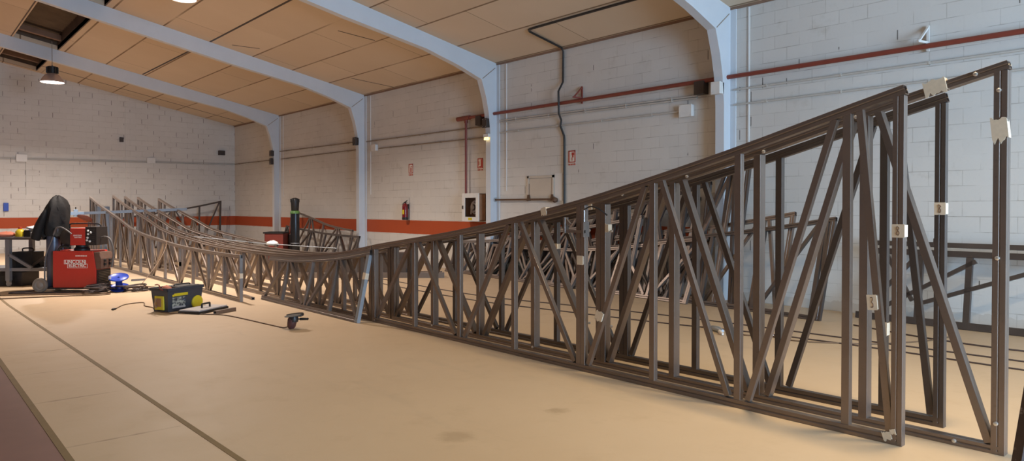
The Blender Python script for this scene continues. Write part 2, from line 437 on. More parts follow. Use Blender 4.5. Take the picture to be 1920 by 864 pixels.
# walls
f = MB(); f.box(W, W+.2, NEAR, D+.2, -.12, EAVE+.1); struct(f, 'wall_right', M['wall_r'])
f = MB(); f.box(LEFT-.2, LEFT, NEAR, D+.2, -.12, EAVE+.1); struct(f, 'wall_left', M['wall_r'])
def gable(y0, y1, name, hole=None):
    top = lambda x: ceil_z(x)+.05
    f = MB(); mt = Matrix(((1,0,0,0), (0,0,1,0), (0,1,0,0), (0,0,0,1)))
    if hole is None:
        f.prism([(LEFT, -.12), (W, -.12), (W, top(W)), (RIDGE, top(RIDGE)), (LEFT, top(LEFT))], y0, y1, mt)
    else:
        a, b, h = hole
        f.prism([(LEFT, -.12), (a, -.12), (a, top(a)), (RIDGE, top(RIDGE)), (LEFT, top(LEFT))], y0, y1, mt)
        f.prism([(a, h), (b, h), (b, top(b)), (a, top(a))], y0, y1, mt)
        f.prism([(b, -.12), (W, -.12), (W, top(W)), (b, top(b))], y0, y1, mt)
    return struct(f, name, M['wall_b'])
gable(D, D+.2, 'wall_back')
DOOR = (2.0, 6.6, 4.3)
gable(NEAR-.2, NEAR, 'wall_near', DOOR)
# ceiling with the run of dirty rooflights left open between the frames
FR = [6.37-12.0, 6.37-6.0, 6.37, 12.35, 18.35, 24.4]     # near faces of the portal frames
FT = .16
H0, H1 = 2.63, 3.70
f = MB()
def slab(x0, x1, y0, y1, th=.12):
    vs = [(x, y, ceil_z(x)+dz) for dz in (0, th) for y in (y0, y1) for x in (x0, x1)]
    f.add(vs, [(0,2,3,1), (4,5,7,6), (0,1,5,4), (2,6,7,3), (0,4,6,2), (1,3,7,5)])
slab(H1, W+.2, NEAR-.2, D+.2); slab(RIDGE, H0, NEAR-.2, D+.2); slab(LEFT-.2, RIDGE, NEAR-.2, D+.2)
holes = [(12.35+FT+.55, 18.35-.03), (18.35+FT+.9, 24.4-.02), (24.4+FT+.02, 28.45), (6.37+FT+.8, 12.35-.1)]
ys = NEAR-.2
for a, b in sorted(holes):
    slab(H0, H1, ys, a); ys = b
slab(H0, H1, ys, D+.2)
struct(f, 'ceiling', M['ceiling'])
for i, (a, b) in enumerate(sorted(holes)):
    f = MB(); n = 40
    # corrugated translucent sheet above the opening, dirty kerb and joists
    vs = []; fs = []
    for j in range(n+1):
        y = a-.1 + (b-a+.2)*j/n; dz = .05*math.cos(j*PI)
        for x in (H0-.1, H1+.1): vs.append((x, y, ceil_z(x)+.42+dz))
    for j in range(n): fs.append((2*j, 2*j+1, 2*j+3, 2*j+2))
    f.add(vs, fs)
    for x in (H0-.03, H1+.03):
        vs = [(x+dx, y, ceil_z(x)+z) for dx in (-.03, .03) for y in (a-.1, b+.1) for z in (.0, .45)]
        f.add(vs, [(0,1,3,2), (4,6,7,5), (0,4,5,1), (2,3,7,6), (0,2,6,4), (1,5,7,3)])
    for y in (a-.04, b+.04):
        vs = [(x, y+dy, ceil_z(x)+z) for dy in (-.03, .03) for x in (H0-.1, H1+.1) for z in (.0, .45)]
        f.add(vs, [(0,1,3,2), (4,6,7,5), (0,4,5,1), (2,3,7,6), (0,2,6,4), (1,5,7,3)])
    w = struct(f, 'window_%d' % (i+1), M['skysheet'])
    for k, y in enumerate((a+.25, b-.55)) if b-a > 2 and i > 0 else ():
        g = MB(); g.bar((H0-.05, y, ceil_z(H0)+.22), (H1+.05, y, ceil_z(H1)+.22), .14, .16, (0, 1, 0))
        g.build('window_joist', M['joist'], w)
# dark open seam between two rows of ceiling boards, and the seam before the back wall
def seam(x0, y0, x1, y1, w, name):
    f = MB(); z = .004
    d = Vector((x1-x0, y1-y0, 0)).normalized(); nrm = Vector((-d.y, d.x, 0))*(w/2)
    vs = []
    for dz in (-z, .0):
        for (x, y) in ((x0, y0), (x1, y1)):
            for sg in (-1, 1):
                xx = x+nrm.x*sg; yy = y+nrm.y*sg; vs.append((xx, yy, ceil_z(xx)+dz))
    f.add(vs, [(0,1,3,2), (4,6,7,5), (0,4,5,1), (2,3,7,6), (0,2,6,4), (1,5,7,3)])
    struct(f, name, M['plastic_d'])
seam(6.04, 12.7, 6.04, 18.3, .045, 'trim_4'); seam(6.0, 18.7, 5.95, 24.3, .045, 'trim_5')
seam(3.72, 27.47, W, 27.55, .05, 'trim_6')
for i, (x0, y0, x1, y1) in enumerate(((9.35, 17.2, 10.36, 16.65), (6.95, 17.45, 6.45, 17.95), (7.4, 14.2, 8.15, 13.9))):
    seam(x0, y0, x1, y1, .03, 'trim_%d' % (7+i))
f = MB(); f.box(W-.03, W+.01, NEAR, D, EAVE-.035, EAVE+.01); struct(f, 'trim_40', M['joist'])
# portal frames
def frame(y0, i):
    f = MB(); mt = Matrix(((1,0,0,0), (0,0,1,0), (0,1,0,0), (0,0,0,1)))
    inner = [(10.22, 0), (10.215, 3.2), (10.17, 3.66), (10.09, 4.02), (9.96, 4.40), (9.32, 4.63), (8.48, 4.865), (6.6, 5.20), (RIDGE, ceil_z(RIDGE)-.36)]
    outer = [(RIDGE, ceil_z(RIDGE)+.02), (W+.02, ceil_z(W)+.02), (W+.02, 0)]
    f.prism(inner+outer, y0, y0+FT, mt)
    mir = [(2*RIDGE-x, z) for x, z in inner+outer]
    f.prism(list(reversed(mir)), y0, y0+FT, mt)
    o = struct(f, 'trim_%d' % (20+i), M['beam'])
    k = MB(); k.bar((9.99, y0-.001, 4.42), (W-.06, y0-.001, EAVE-.10), .016, .006, (0, 1, 0)); k.build('mitre_joint', M['conduit_d'], o)
    return o
for i, y in enumerate(FR): frame(y, i)
# cream pilaster edges beside the columns and white cover strips on the wall
f = MB()
for y in FR:
    f.box(W-.035, W+.01, y+FT, y+FT+.10, 0, EAVE-.02); f.box(W-.02, W+.01, y-.10, y, 0, EAVE-.02)
struct(f, 'trim_30', M['beam'])
f = MB()
for y in FR: f.box(W-.018, W+.01, y-.34, y-.315, 1.9, EAVE-.05)
struct(f, 'trim_31', M['plastic_w'])
# corner and pilaster line of the back wall
f = MB(); f.box(6.45, 6.62, D-.02, D+.01, 0, ceil_z(6.5)); f.box(2.55, 2.75, D-.02, D+.01, 0, ceil_z(2.7)); struct(f, 'trim_32', M['wall_b'])

# ------------------------------------------------------------------ trusses
ST = [(1.70,'P'),(2.07,'T'),(2.88,'B'),(3.68,'T'),(4.50,'B'),(5.45,'T'),(6.38,'B'),(7.30,'T'),(8.25,'B'),(9.15,'T'),(9.92,'B'),(10.75,'T'),(11.42,'B'),
      (12.2,'T'),(13.0,'B'),(13.85,'T'),(14.66,'B'),(15.64,'T'),(16.6,'B'),(17.55,'T'),(18.5,'B'),(19.45,'T'),(20.4,'B'),(21.3,'T'),(22.1,'B'),(22.55,'T'),(22.9,'P')]
ZT = [(.8,2.53),(1.25,2.412),(1.73,2.294),(2.11,2.193),(2.92,1.972),(3.72,1.774),(4.53,1.591),(5.48,1.416),(6.44,1.261),(7.32,1.147),(8.28,1.024),(9.1,.90),(9.75,.835),
      (10.65,.775),(11.5,.757),(12.4,.755),(13.4,.765),(14.7,.795),(15.9,.86),(16.9,.92),(17.5,.965),(18.3,1.05),(19.1,1.19),(20.,1.34),(20.9,1.48),(21.9,1.65),(22.9,1.845),(23.4,1.95)]
def ztop(s):
    for i in range(len(ZT)-1):
        if s <= ZT[i+1][0] or i == len(ZT)-2:
            (a, za), (b, zb) = ZT[i], ZT[i+1]
            ma = (zb-ZT[max(i-1,0)][1])/(b-ZT[max(i-1,0)][0]); j = min(i+2, len(ZT)-1)
            mb_ = (ZT[j][1]-za)/(ZT[j][0]-a); h = b-a; t = (s-a)/h
            return (2*t**3-3*t*t+1)*za + (t**3-2*t*t+t)*h*ma + (-2*t**3+3*t*t)*zb + (t**3-t*t)*h*mb_
TRUSS_N = 0
def truss(label, loc_v, s_lo, s_hi, s_org=None, rz=0., lean=0., mat='steel', ch=.058, ct=.052, uw=.054, ut=.050, dw=.046, dt=.042,
          twin=False, group=None, posts='both', shift=0., extra_posts=(), bevel=0., base_z=0., name='roof_truss', skip=(), hscale=1.):
    """one welded lattice girder; s_lo..s_hi is the stretch of the shared curve it covers, shift moves it along the hall"""
    org = s_lo
    root = thing(name, (loc_v, s_lo+shift, base_z), PI/2+rz, label, 'truss', group, rx=lean)
    X = lambda s: s-org
    Z = lambda s: ztop(s)*hscale
    lays = [0.] if not twin else [ct*.5+.003, -ct*.5-.003]
    n = max(6, int((s_hi-s_lo)/.30))
    ss = [s_lo+(s_hi-s_lo)*i/n for i in range(n+1)]
    tt = ct*(2 if twin else 1)
    for y in lays:
        m = MB(); m.hollow([(X(s), y, Z(s)-ch/2) for s in ss], ch, ct, groove=.006)
        m.build('top_chord', M[mat], root, bevel=bevel)
        m = MB(); m.hollow([(0, y, ch/2), (X(s_hi)*.5, y, ch/2), (X(s_hi), y, ch/2)], ch, ct, groove=.006)
        m.build('bottom_chord', M[mat], root, bevel=bevel)
    ends = []
    if posts in ('both', 'lo'): ends.append((s_lo, 1))
    if posts in ('both', 'hi'): ends.append((s_hi, -1))
    for s, sg in ends:
        for y in lays:
            m = MB(); x = X(s)+sg*uw*.62
            m.hollow([(x, y, .0005), (x, y, Z(s+sg*uw*.62)-ch*.98)], uw*1.25, ct*1.02, groove=.005)
            m.build('end_post', M[mat], root, bevel=bevel)
    st = [(s, k) for s, k in ST if s_lo+.12 < s < s_hi-.12 and k != 'P']
    for s, k in st:
        if s in skip: continue
        m = MB(); wu = uw*(2.1 if s in extra_posts else 1.)
        if wu > uw:
            for dx in (-uw*.52, uw*.52): m.bar((X(s)+dx, 0, ch*.9), (X(s)+dx, 0, Z(s)-ch*.85), uw, ut*(2 if twin else 1), (0, 1, 0))
        else: m.bar((X(s), 0, ch*.95), (X(s), 0, Z(s)-ch*.9), uw, ut*(2 if twin else 1), (0, 1, 0))
        m.build('upright', M[mat], root, bevel=bevel)
    full = [(s_lo, 'P' if not any(abs(a-s_lo) < .12 and k != 'P' for a, k in ST) else [k for a, k in ST if abs(a-s_lo) < .12][0])] + st + \
           [(s_hi, 'P' if not any(abs(a-s_hi) < .12 and k != 'P' for a, k in ST) else [k for a, k in ST if abs(a-s_hi) < .12][0])]
    for (a, ka), (b, kb) in zip(full, full[1:]):
        if ka == kb: continue
        if ka == 'P': ka = 'B' if kb == 'T' else 'T'
        if kb == 'P': kb = 'B' if ka == 'T' else 'T'
        g0 = min(.085, (b-a)*.22)
        if ka == 'T': top, bot = a+g0, b-g0
        else: top, bot = b-g0, a+g0
        m = MB(); m.bar((X(top), 0, Z(top)-ch*.95), (X(bot), 0, ch*1.15), dw, dt*(2 if twin else 1)*(.98), (0, 1, 0))
        m.build('diagonal', M[mat], root, bevel=bevel)
    root['_org'] = org
    del root['_org']
    return root, X, Z
def bolt(root, x, y, z, r=.011):
    m = MB(); mt = Matrix.Translation((x, y, z)) @ Matrix.Rotation(-PI/2, 4, 'X')
    m.lathe([(0, .010), (r*.6, .010), (r, .006), (r, -.004)], 10, mt); m.build('bolt', M['bolt'], root, smooth=40)
def ptag(root, x, y, z, w, h, rot=0., mark='3', fold=True, ragged=False):
    """paper tag taped on the +y face of a member"""
    m = MB(); mt = Matrix.Translation((x, y, z)) @ Matrix.Rotation(rot, 4, 'Y')
    rr = random.Random(int(x*1000)+int(z*977))
    n = 8; top = [(-w/2+w*i/n, h/2+(rr.uniform(-.1, .1)*h if ragged else 0)) for i in range(n+1)]
    bot = [(w/2-w*i/n, -h/2+(rr.uniform(-.22, .12)*h if ragged else 0)) for i in range(n+1)]
    vs = [mt @ Vector((a, .0, c)) for a, c in top+bot] + [mt @ Vector((a, .003, c)) for a, c in top+bot]; k = len(top+bot)
    m.add(vs, [tuple(range(k)), tuple(reversed(range(k, 2*k)))] + [(i, (i+1) % k, k+(i+1) % k, k+i) for i in range(k)])
    if fold: m.box(-w/2-.002, -w/2, -.05, .003, -h/2*.9, h/2*.9, 0, mt)
    t = m.build('paper_tag', M['paper'], root); t['label'] = 'cream paper tag taped round the steel'
    if mark:
        strokes = {'3': [(-.3,.6),(.2,.65),(.3,.35),(-.05,.05),(.3,-.2),(.2,-.6),(-.35,-.6)],
                   '8': [(.25,.4),(-.15,.65),(-.3,.3),(.25,-.2),(.1,-.65),(-.3,-.45),(-.1,-.05),(.25,.4)],
                   '5': [(.3,.6),(-.25,.6),(-.25,.1),(.15,.1),(.3,-.25),(.05,-.6),(-.3,-.55)]}[mark]
        g = MB()
        # +y face seen from the front has x running to the left
        g.tube(smooth_path([mt @ Vector((-a*w*.42, .004, c*h*.5)) for a, c in strokes], 3), .0022, 5)
        q = g.build('handwriting', M['ink'], t)
# front steel truss, right half: the big foreground one
A, XA, ZA = truss('foremost brown truss, tall end at right, low end at the leaning bluish post', 4.832, 1.712, 8.28, mat='steel', extra_posts=(4.50,), bevel=.003, ct=.058, ut=.048, ch=.062)
ya = .0295
for s, z, w, h, r, mk, rg in ((1.742, 1.372, .075, .085, 0, '8', False), (1.898, .901, .062, .10, .10, '3', False), (4.50, 1.031, .075, .085, 0, '', False), (4.265, .541, .085, .085, -.35, '', True), (4.989, 1.485, .075, .07, .2, '', True)):
    ptag(A, XA(s), ya, z, w, h, r, mk, True, rg)
for x, z, w, h in ((1.800, .050, .055, .05), (1.765, .085, .035, .03)):
    ptag(A, XA(x), ya, z, w, h, .3, '', False, True)  # plaster splashes at the post foot, cut like ragged tags
# double truss behind it, reaching further right
B, XB, ZB = truss('double brown truss second in the right-hand row, its end post reaching furthest right', 5.127, 1.232, 8.26, mat='steel', twin=True, extra_posts=(4.50,), bevel=.003, ct=.036, ch=.052, ut=.041, uw=.058, posts='both', skip=(1.70,), dt=.036)
yb = .0425
for s, z in ((2.822, 1.955), (3.524, 1.785), (4.23, 1.64), (2.126, 2.155), (1.401, 2.352), (1.276, 2.237), (1.276, 1.21), (1.276, .192), (1.501, .031), (4.36, 1.30), (4.36, .40), (4.64, .40), (4.64, 1.30), (5.45, .045), (7.3, .045)):
    bolt(B, XB(s), yb, z, .013)
for s, z, w, h, r, rg in ((1.631, 2.305, .13, .085, .22, True), (1.272, 2.00, .085, .13, .1, True), (4.642, 1.526, .06, .06, .1, False), (4.42, 1.33, .04, .07, 0, True)):
    ptag(B, XB(s), yb, z, w, h, r, '', True, rg)
# third truss
Cc, XC, ZC = truss('brown truss third in the right-hand row, farthest of the three from the camera', 5.452, 1.668, 8.26, mat='steel_d', extra_posts=(4.50,), bevel=.003, ch=.064)
for s, z, w, h, r, mk in ((2.07, .635, .062, .10, 0, '5'), (1.70, 1.513, .07, .085, 0, '8'), (5.45, 1.1, .06, .06, 0, '')):
    ptag(Cc, XC(s), .028, z, w, h, r, mk)
# middle and left half
L, XL, ZL = truss('short greyer truss, toned lighter as lamplit, leaning on the row, ending right in a bluish post', 4.602, 8.29, 11.50, mat='steel_l', lean=math.atan2(.20, .95), posts='lo', ct=.048, ch=.068, hscale=.955)  # lighter steel than the row behind puts the lamplight into its colour
for ch in L.children:
    if ch.name.startswith('end_post'): ch.data.materials[0] = M['galv']; ch['label'] = 'bluish bare-steel end post'
ptag(L, XL(8.32), .026, .62, .07, .09, 0, '')
L2, XL2, ZL2 = truss('front left truss whose open black tube end stands behind the tool box', 4.23, 11.42, 22.88, mat='steel_l', bevel=.002)
ptag(L2, XL2(11.43), .028, .42, .05, .09, 0, ''); ptag(L2, XL2(14.66), .028, .42, .05, .09, 0, '')
m = MB(); m.box(0, .002, -.021, .021, ZL2(11.42)-.052, ZL2(11.42)-.006)
T2, X2, Z2 = truss('left-hand truss rising to the second peak from the left, just behind the front one', 4.85, 8.34, 23.1, mat='steel')
T3, X3, Z3 = truss('left-hand truss rising to the third peak from the left', 5.13, 8.32, 22.97, mat='steel')
T4, X4, Z4 = truss('left-hand truss rising to the fourth peak from the left', 5.45, 8.32, 22.87, mat='steel')
T5, X5, Z5 = truss('rearmost left-hand truss, its peak furthest right of the left-hand peaks', 5.97, 14.1, 22.70, mat='steel', posts='hi')
# pile leaning on the right wall, bases drifting towards the camera
PZ = math.atan(.093)     # turned slightly off the wall
def pile(label, s_base, v_off, s_lo, s_hi, lean, shift, mat, **k):
    v = 9.29 + (s_base-4.26)*.093 + v_off
    # local x runs along +s; turned so that v grows with s
    return truss(label, v, s_lo, s_hi, rz=-PZ, lean=lean, mat=mat, shift=shift, name='roof_truss', **k)
R = math.radians
pile('tall truss of the wall pile, its high end reaching above the others', 5.7, .16, 1.70, 8.25, R(11), 4.10, 'steel_d')
pile('truss second tallest in the wall pile, its top just under the highest one', 5.9, .10, 1.95, 8.25, R(14), 4.15, 'steel')
pile('medium truss of the wall pile, second from its near end', 5.0, .12, 4.95, 11.4, R(15), .05, 'steel')
pile('medium truss of the wall pile whose end post stands nearest the camera', 4.4, .03, 5.30, 10.7, R(16), -.95, 'steel_d')
pile('medium truss in the wall pile starting halfway along it', 7.9, -.04, 5.40, 11.4, R(15), 2.45, 'steel_l')
pile('low truss at the foot of the wall pile, the frontmost one', 6.2, -.10, 7.4, 13.2, R(24), -.9, 'steel')
pile('low truss of the wall pile at its far end, below the hose cabinet', 8.9, -.20, 8.3, 12.9, R(36), .85, 'steel')
pile('low truss of the wall pile behind the frontmost low one', 6.6, .03, 6.4, 12.4, R(21), .6, 'steel_d')
pile('truss in the middle of the wall pile with a rail above the low ones', 6.4, .13, 3.7, 9.2, R(17), 3.1, 'steel_l')
pile('truss in the wall pile squeezed between the tall ones and the wall', 6.0, .26, 2.9, 8.25, R(9), 3.6, 'steel_d')
tp_ = blob('tarpaulin', (10.12, 10.3, 0), (.22, 2.0, .46), M['tarp'], 'black-green tarpaulin heap behind the low trusses of the wall pile', 'tarpaulin', seed=21, seg=26, rings=7, amp=.22)
# two low trusses on the wall behind the gas bottle
truss('truss on the right wall behind the black gas bottle, peak at left', 9.85, 16.6, 20.9, mat='steel', lean=R(11), shift=1.75, name='roof_truss')
truss('lower truss leaning on the right wall in front of the bottle truss', 9.62, 12.6, 17.6, mat='steel_d', lean=R(16), shift=5.0, name='roof_truss')
# truss standing along the back wall, high end at right
bw, XX, ZZ = truss('dark truss standing along the back wall, its tall end near the corner', 9.75, 3.68, 8.25, mat='steel_d', name='roof_truss')
bw.location = (9.75, D-.25, .02); bw.rotation_euler = (R(-4), 0, PI)
# long low frame on the right wall
fr = thing('truss_panel', (10.02, 4.02, 0), PI/2, 'long low dark steel frame with slanted braces leaning on the right wall', 'frame', rx=R(9))
def fb(nm, p0, p1, w=.07, t=.06): 
    m = MB(); m.bar(p0, p1, w, t); m.build(nm, M['steel_d'], fr)
fb('top_rail', (0, 0, 1.05), (-5.2, 0, 1.05), .06); fb('top_rail', (.1, 0, .94), (-5.2, 0, .94), .075); fb('bottom_rail', (.15, 0, .045), (-5.2, 0, .045), .09)
for x in (-.62, -1.18, -2.6, -3.9): fb('post', (x, 0, .09), (x, 0, .90))
for a, b in (((.05, .12), (-.55, .86)), ((-.10, .12), (-1.25, .86)), ((-.66, .28), (-2.3, .95)), ((-2.65, .1), (-3.8, .9)), ((-.15, .98), (-.55, .30))):
    fb('brace', (a[0], .01, a[1]), (b[0], .01, b[1]), .05, .04)
m = MB(); m.box(-.82, -.76, -.03, .03, 1.08, 1.13); m.build('stub', M['steel_d'], fr)

# ------------------------------------------------------------------ loose steel
def rhs(label, p0, p1, w, t, mat, group=None, name='steel_tube', n=(0, 0, 1)):
    c = (Vector(p0)+Vector(p1))/2
    m = MB(); m.hollow([Vector(p0)-c, Vector(p1)-c], w, t, n, wall=.005, depth=.12)
    o = m.build(name, M[mat], bevel=.002); o.location = c
    return tag(o, label, 'steel tube', group)
e1 = Vector((CA, -SA, 0)); e2 = Vector((SA, CA, 0))
def at(v, s, r=0., d=0., z=0.): return Vector((v, s, z)) + e1*r + e2*d
# bundle behind the trusses: rows of 100 mm tubes seen end on from the right
b0 = Vector((8.25, 13.15, 0))
names = ['bottom', 'second', 'third', 'top']
cols = ['front', 'middle', 'rear']
for r in range(4):
    for c in range(3):
        le = -2.4-.08*((r*3+c*5) % 4)
        ri = .22+.05*((r+2*c) % 3) if r else .20
        p = b0 + e2*(c*.125) + Vector((0, 0, .16+r*.108))
        rhs('steel tube in the bundle behind the trusses, %s tube of the %s layer' % (cols[c], names[r]), p+e1*le, p+e1*ri, .10, .115, 'steel_d', 'tubes stacked in the bundle')
for c, (ri, dz) in enumerate(((1.02, 0), (.75, 0), (.95, 0))):
    p = b0 + e2*(c*.14-.05) + Vector((0, 0, .056+dz))
    rhs('long steel tube under the bundle, %s of the three sticking out right' % cols[c], p-e1*2.2, p+e1*ri, .10, .125, ['steel_l', 'steel', 'steel_d'][c], 'long tubes under the bundle')
rhs('short steel tube offcut lying beside the tool box lid', (3.44, 10.31, .026), (3.79, 10.50, .026), .05, .05, 'steel')
rhs('short steel tube offcut lying between the two front left trusses', (4.50, 12.05, .022), (4.47, 11.55, .022), .05, .042, 'steel')
# ------------------------------------------------------------------ things on the right wall
def on_wall(name, s, z, label, cat, group=None, v=W): return thing(name, (v, s, z), PI/2, label, cat, group)   # local x=+s, local +y = into the room
# red sprinkler main
pm = thing('fire_water_pipe', (W-.10, 13.66, 3.66), 0, 'long red water pipe running high along the right wall', 'pipe')
m = MB(); m.tube([(0, 0, 0), (0, -20, 0)], .036, 12); m.build('main_pipe', M['red_pipe'], pm, smooth=60)
m = MB(); m.tube([(0, -.27, -.02), (0, -.27, -1.81)], .030, 10); m.build('drop_pipe', M['red_pipe'], pm, smooth=60)
m = MB(); m.tube([(.0, .06, 0), (0, -.42, 0)], .055, 12); m.tube([(0, -.27, .04), (0, -.27, -.12)], .042, 10); m.build('tee', M['red_pipe'], pm, smooth=60)
for y, col in ((-3.98, 'red_pipe'), (-10.25, 'plastic_w')):
    m = MB()
    m.bar((.06, y, -.06), (.06, y, .28), .03, .03, (1, 0, 0)); m.bar((.06, y, .26), (-.12, y+.05, .06), .025, .025, (0, 1, 0)); m.bar((.06, y, .05), (-.14, y+.06, .06), .03, .03, (0, 1, 0))
    m.build('bracket', M[col], pm)
for y in (-6.78, -.80):
    m = MB(); m.box(-.06, .09, y-.09, y+.10, -.22, .0); m.build('mounting_block', M['plastic_d'], pm)
# black cable down the wall and over the ceiling
m = MB(); o0 = Vector((W, 10.2, 1.2))
pts = [(W-.03, 10.18, 1.2), (W-.03, 10.18, 2.90), (W-.03, 10.19, 3.0), (W-.05, 10.27, 3.2), (W-.05, 10.25, 3.32), (W-.16, 10.21, 3.45), (W-.17, 10.21, 3.9), (W-.04, 10.21, 4.1), (W-.035, 10.21, 4.72), (W-.09, 10.2, ceil_z(W-.09)-.03),
       (9.42, 10.19, ceil_z(9.42)-.03), (9.36, 10.14, ceil_z(9.36)-.03), (9.345, 10.0, ceil_z(9.345)-.03), (9.34, 8.6, ceil_z(9.34)-.03), (9.34, 7.1, ceil_z(9.34)-.03), (9.34, 6.7, ceil_z(9.34)-.03)]
m.tube([Vector(p)-o0 for p in pts], .021, 8); o = m.build('power_cable', M['black_pipe'], smooth=60); o.location = o0
tag(o, 'black cable running down the right wall and across the ceiling boards', 'cable')
# conduits: upper pair line and lower pair line
def conduit(label, s0, s1, z0, z1, mat, r=.016, v=W-.034, humps=()):
    m = MB(); n = 24
    pts = []
    for i in range(n+1):
        s = s0+(s1-s0)*i/n; vv = v
        pts.append((vv-W, s-s0, (z1-z0)*i/n))
    m.tube(pts, r, 7); o = m.build('conduit', M[mat], smooth=60); o.location = (W, s0, z0)
    nclip = max(2, int(abs(s1-s0)/1.25))
    for i in range(nclip+1):
        t = (i+.5)/(nclip+1); y = (s1-s0)*t
        g = MB(); g.box(v-W-.017, -.002, y-.010, y+.010, (z1-z0)*t-.019, (z1-z0)*t+.019)
        g.build('clip', M[mat], o)
    return tag(o, label, 'conduit', 'wall conduits')
conduit('upper white conduit on the wall right of the nearest column', -3.0, 6.30, 3.44, 3.452, 'conduit')
conduit('lower white conduit on the wall right of the nearest column', -3.0, 6.30, 3.215, 3.205, 'conduit')
conduit('upper conduit of the pair just below the red pipe', 7.0, 12.2, 3.44, 3.50, 'conduit')
conduit('second conduit of the pair just below the red pipe', 7.0, 12.2, 3.40, 3.455, 'conduit')
conduit('lower conduit reaching the junction box below the red pipe', 7.35, 12.2, 3.205, 3.225, 'conduit')
conduit('upper conduit above the fire extinguisher', 12.75, 18.2, 3.415, 3.44, 'conduit_d')
conduit('lower conduit leading left to the small box above the fire extinguisher', 12.75, 17.5, 3.155, 3.20, 'conduit_d')
conduit('upper brown conduit behind the black gas bottle', 18.75, 24.3, 3.47, 3.52, 'conduit_d')
conduit('lower brown conduit behind the black gas bottle', 18.8, 24.2, 3.24, 3.245, 'conduit_d')
conduit('conduit running into the far corner of the right wall', 24.8, 28.7, 3.25, 3.27, 'conduit_d')
# junction boxes
def jbox(s, z, w, h, d, mat, label, v=W, grp='junction boxes on the right wall'):
    o = on_wall('junction_box', s, z, label, 'junction box', grp, v)
    m = MB(); m.box(-w/2, w/2, 0, d*.7, -h/2, h/2); m.build('case', mat, o, bevel=.006)
    m = MB(); m.box(-w/2-.006, w/2+.006, d*.7, d, -h/2-.006, h/2+.006); l = m.build('lid', mat, o, bevel=.006)
    for x in (-w/2+.02, w/2-.02):
        for z2 in (-h/2+.02, h/2-.02):
            g = MB(); g.lathe([(0, .004), (.007, .003), (.008, 0)], 8, Matrix.Translation((x, d, z2)) @ Matrix.Rotation(-PI/2, 4, 'X')); g.build('screw', M['bolt'], l)
    return o
jbox(7.205, 3.20, .25, .20, .09, M['plastic_w'], 'white junction box below the red pipe left of the nearest column')
jbox(17.74, 3.23, .24, .17, .09, M['plastic_w'], 'small white junction box right of the second far column')
jbox(6.45, 3.47, .16, .19, .14, M['plastic_w'], 'white-painted junction box on the nearest column', v=10.218)
jbox(12.43, 3.44, .15, .20, .12, M['plastic_d'], 'dark junction box on the column beside the hose cabinet', v=10.218)
jbox(18.43, 3.45, .16, .22, .12, M['plastic_d'], 'dark junction box on the column right of the gas bottle', v=10.218)
jbox(24.48, 3.45, .17, .19, .11, M['plastic_d'], 'dark junction box on the farthest column, upper of two', v=10.218)
jbox(24.50, 3.17, .12, .22, .11, M['plastic_d'], 'dark junction box on the farthest column, lower of two', v=10.218)
# emergency light
o = on_wall('emergency_light', 12.44, 3.10, 'small lit amber emergency light on the column above the hose cabinet', 'lamp', v=10.218)
m = MB(); m.box(-.09, .09, 0, .07, .02, .10); m.build('housing', M['plastic_w'], o, bevel=.006)
for x in (-.04, .04):
    m = MB(); m.lathe([(0, -.005), (.03, 0), (.036, .03), (.02, .06)], 14, Matrix.Translation((x, .045, -.04))); m.build('bulb', M['em_face'], o, smooth=50)
# fire signs
def sign(s, z, w, h, label, kind):
    o = on_wall('fire_sign', s, z, label, 'sign', 'fire signs')
    m = MB(); m.box(-w/2, w/2, .002, .008, -h/2, h/2); m.build('plate', M['sign_white'], o)
    g = MB(); fx = lambda a: -a*w      # seen from the room, x runs left
    def q(a0, a1, b0, b1): g.box(min(fx(a0), fx(a1)), max(fx(a0), fx(a1)), .008, .0105, b0*h, b1*h)
    # red surround, white cut-out pictogram, caption bar
    q(-.5, -.36, -.28, .5); q(.36, .5, -.28, .5); q(-.5, .5, .42, .5); q(-.5, .5, -.32, -.26)
    q(-.48, -.30, -.5, -.39); q(-.22, -.02, -.5, -.39); q(.06, .22, -.5, -.39); q(.30, .48, -.5, -.39)
    if kind == 'hose':
        q(-.05, .30, .18, .36); q(.02, .20, .02, .18); q(-.05, .05, -.18, .02)
    elif kind == 'ext':
        q(-.12, .12, -.22, .16); q(-.05, .05, .16, .30); q(.05, .24, .24, .30)
    else:
        q(.10, .36, -.24, .40); q(-.2, .10, -.24, -.14); q(-.3, -.18, -.05, .25)
    g.build('pictogram', M['sign_red'], o)
    return o
sign(9.98, 2.535, .20, .30, 'red and white hose sign beside the black cable', 'hose')
sign(15.91, 2.535, .21, .31, 'narrow red fire sign above the extinguisher', 'ext')
sign(12.96, 2.54, .20, .29, 'red fire sign above the hose cabinet', 'cab')
# hose cabinet
o = on_wall('hose_cabinet', 13.075, 1.21, 'white fire hose cabinet with glazed door next to the column', 'cabinet')
w, h, d = .62, .64, .20
m = MB()
m.box(-w/2, w/2, 0, .012, 0, h); m.box(-w/2, -w/2+.012, 0, d, 0, h); m.box(w/2-.012, w/2, 0, d, 0, h); m.box(-w/2, w/2, 0, d, 0, .012); m.box(-w/2, w/2, 0, d, h-.012, h)
m.build('case', M['rag'], o)
m = MB()
a, b = .205, .235
m.box(-w/2-.008, -a, d, d+.022, -.008, h+.008); m.box(a, w/2+.008, d, d+.022, -.008, h+.008); m.box(-a, a, d, d+.022, h/2+b-.01, h+.008); m.box(-a, a, d, d+.022, -.008, h/2-b+.01)
dr = m.build('door', M['plastic_w'], o, bevel=.004)
m = MB(); m.box(-a, a, d+.006, d+.010, h/2-b+.01, h/2+b-.01); m.build('pane', M['glass'], dr)
m = MB(); m.box(w/2-.045, w/2-.012, d+.022, d+.04, h/2-.04, h/2+.04); m.build('latch', M['plastic_d'], dr)
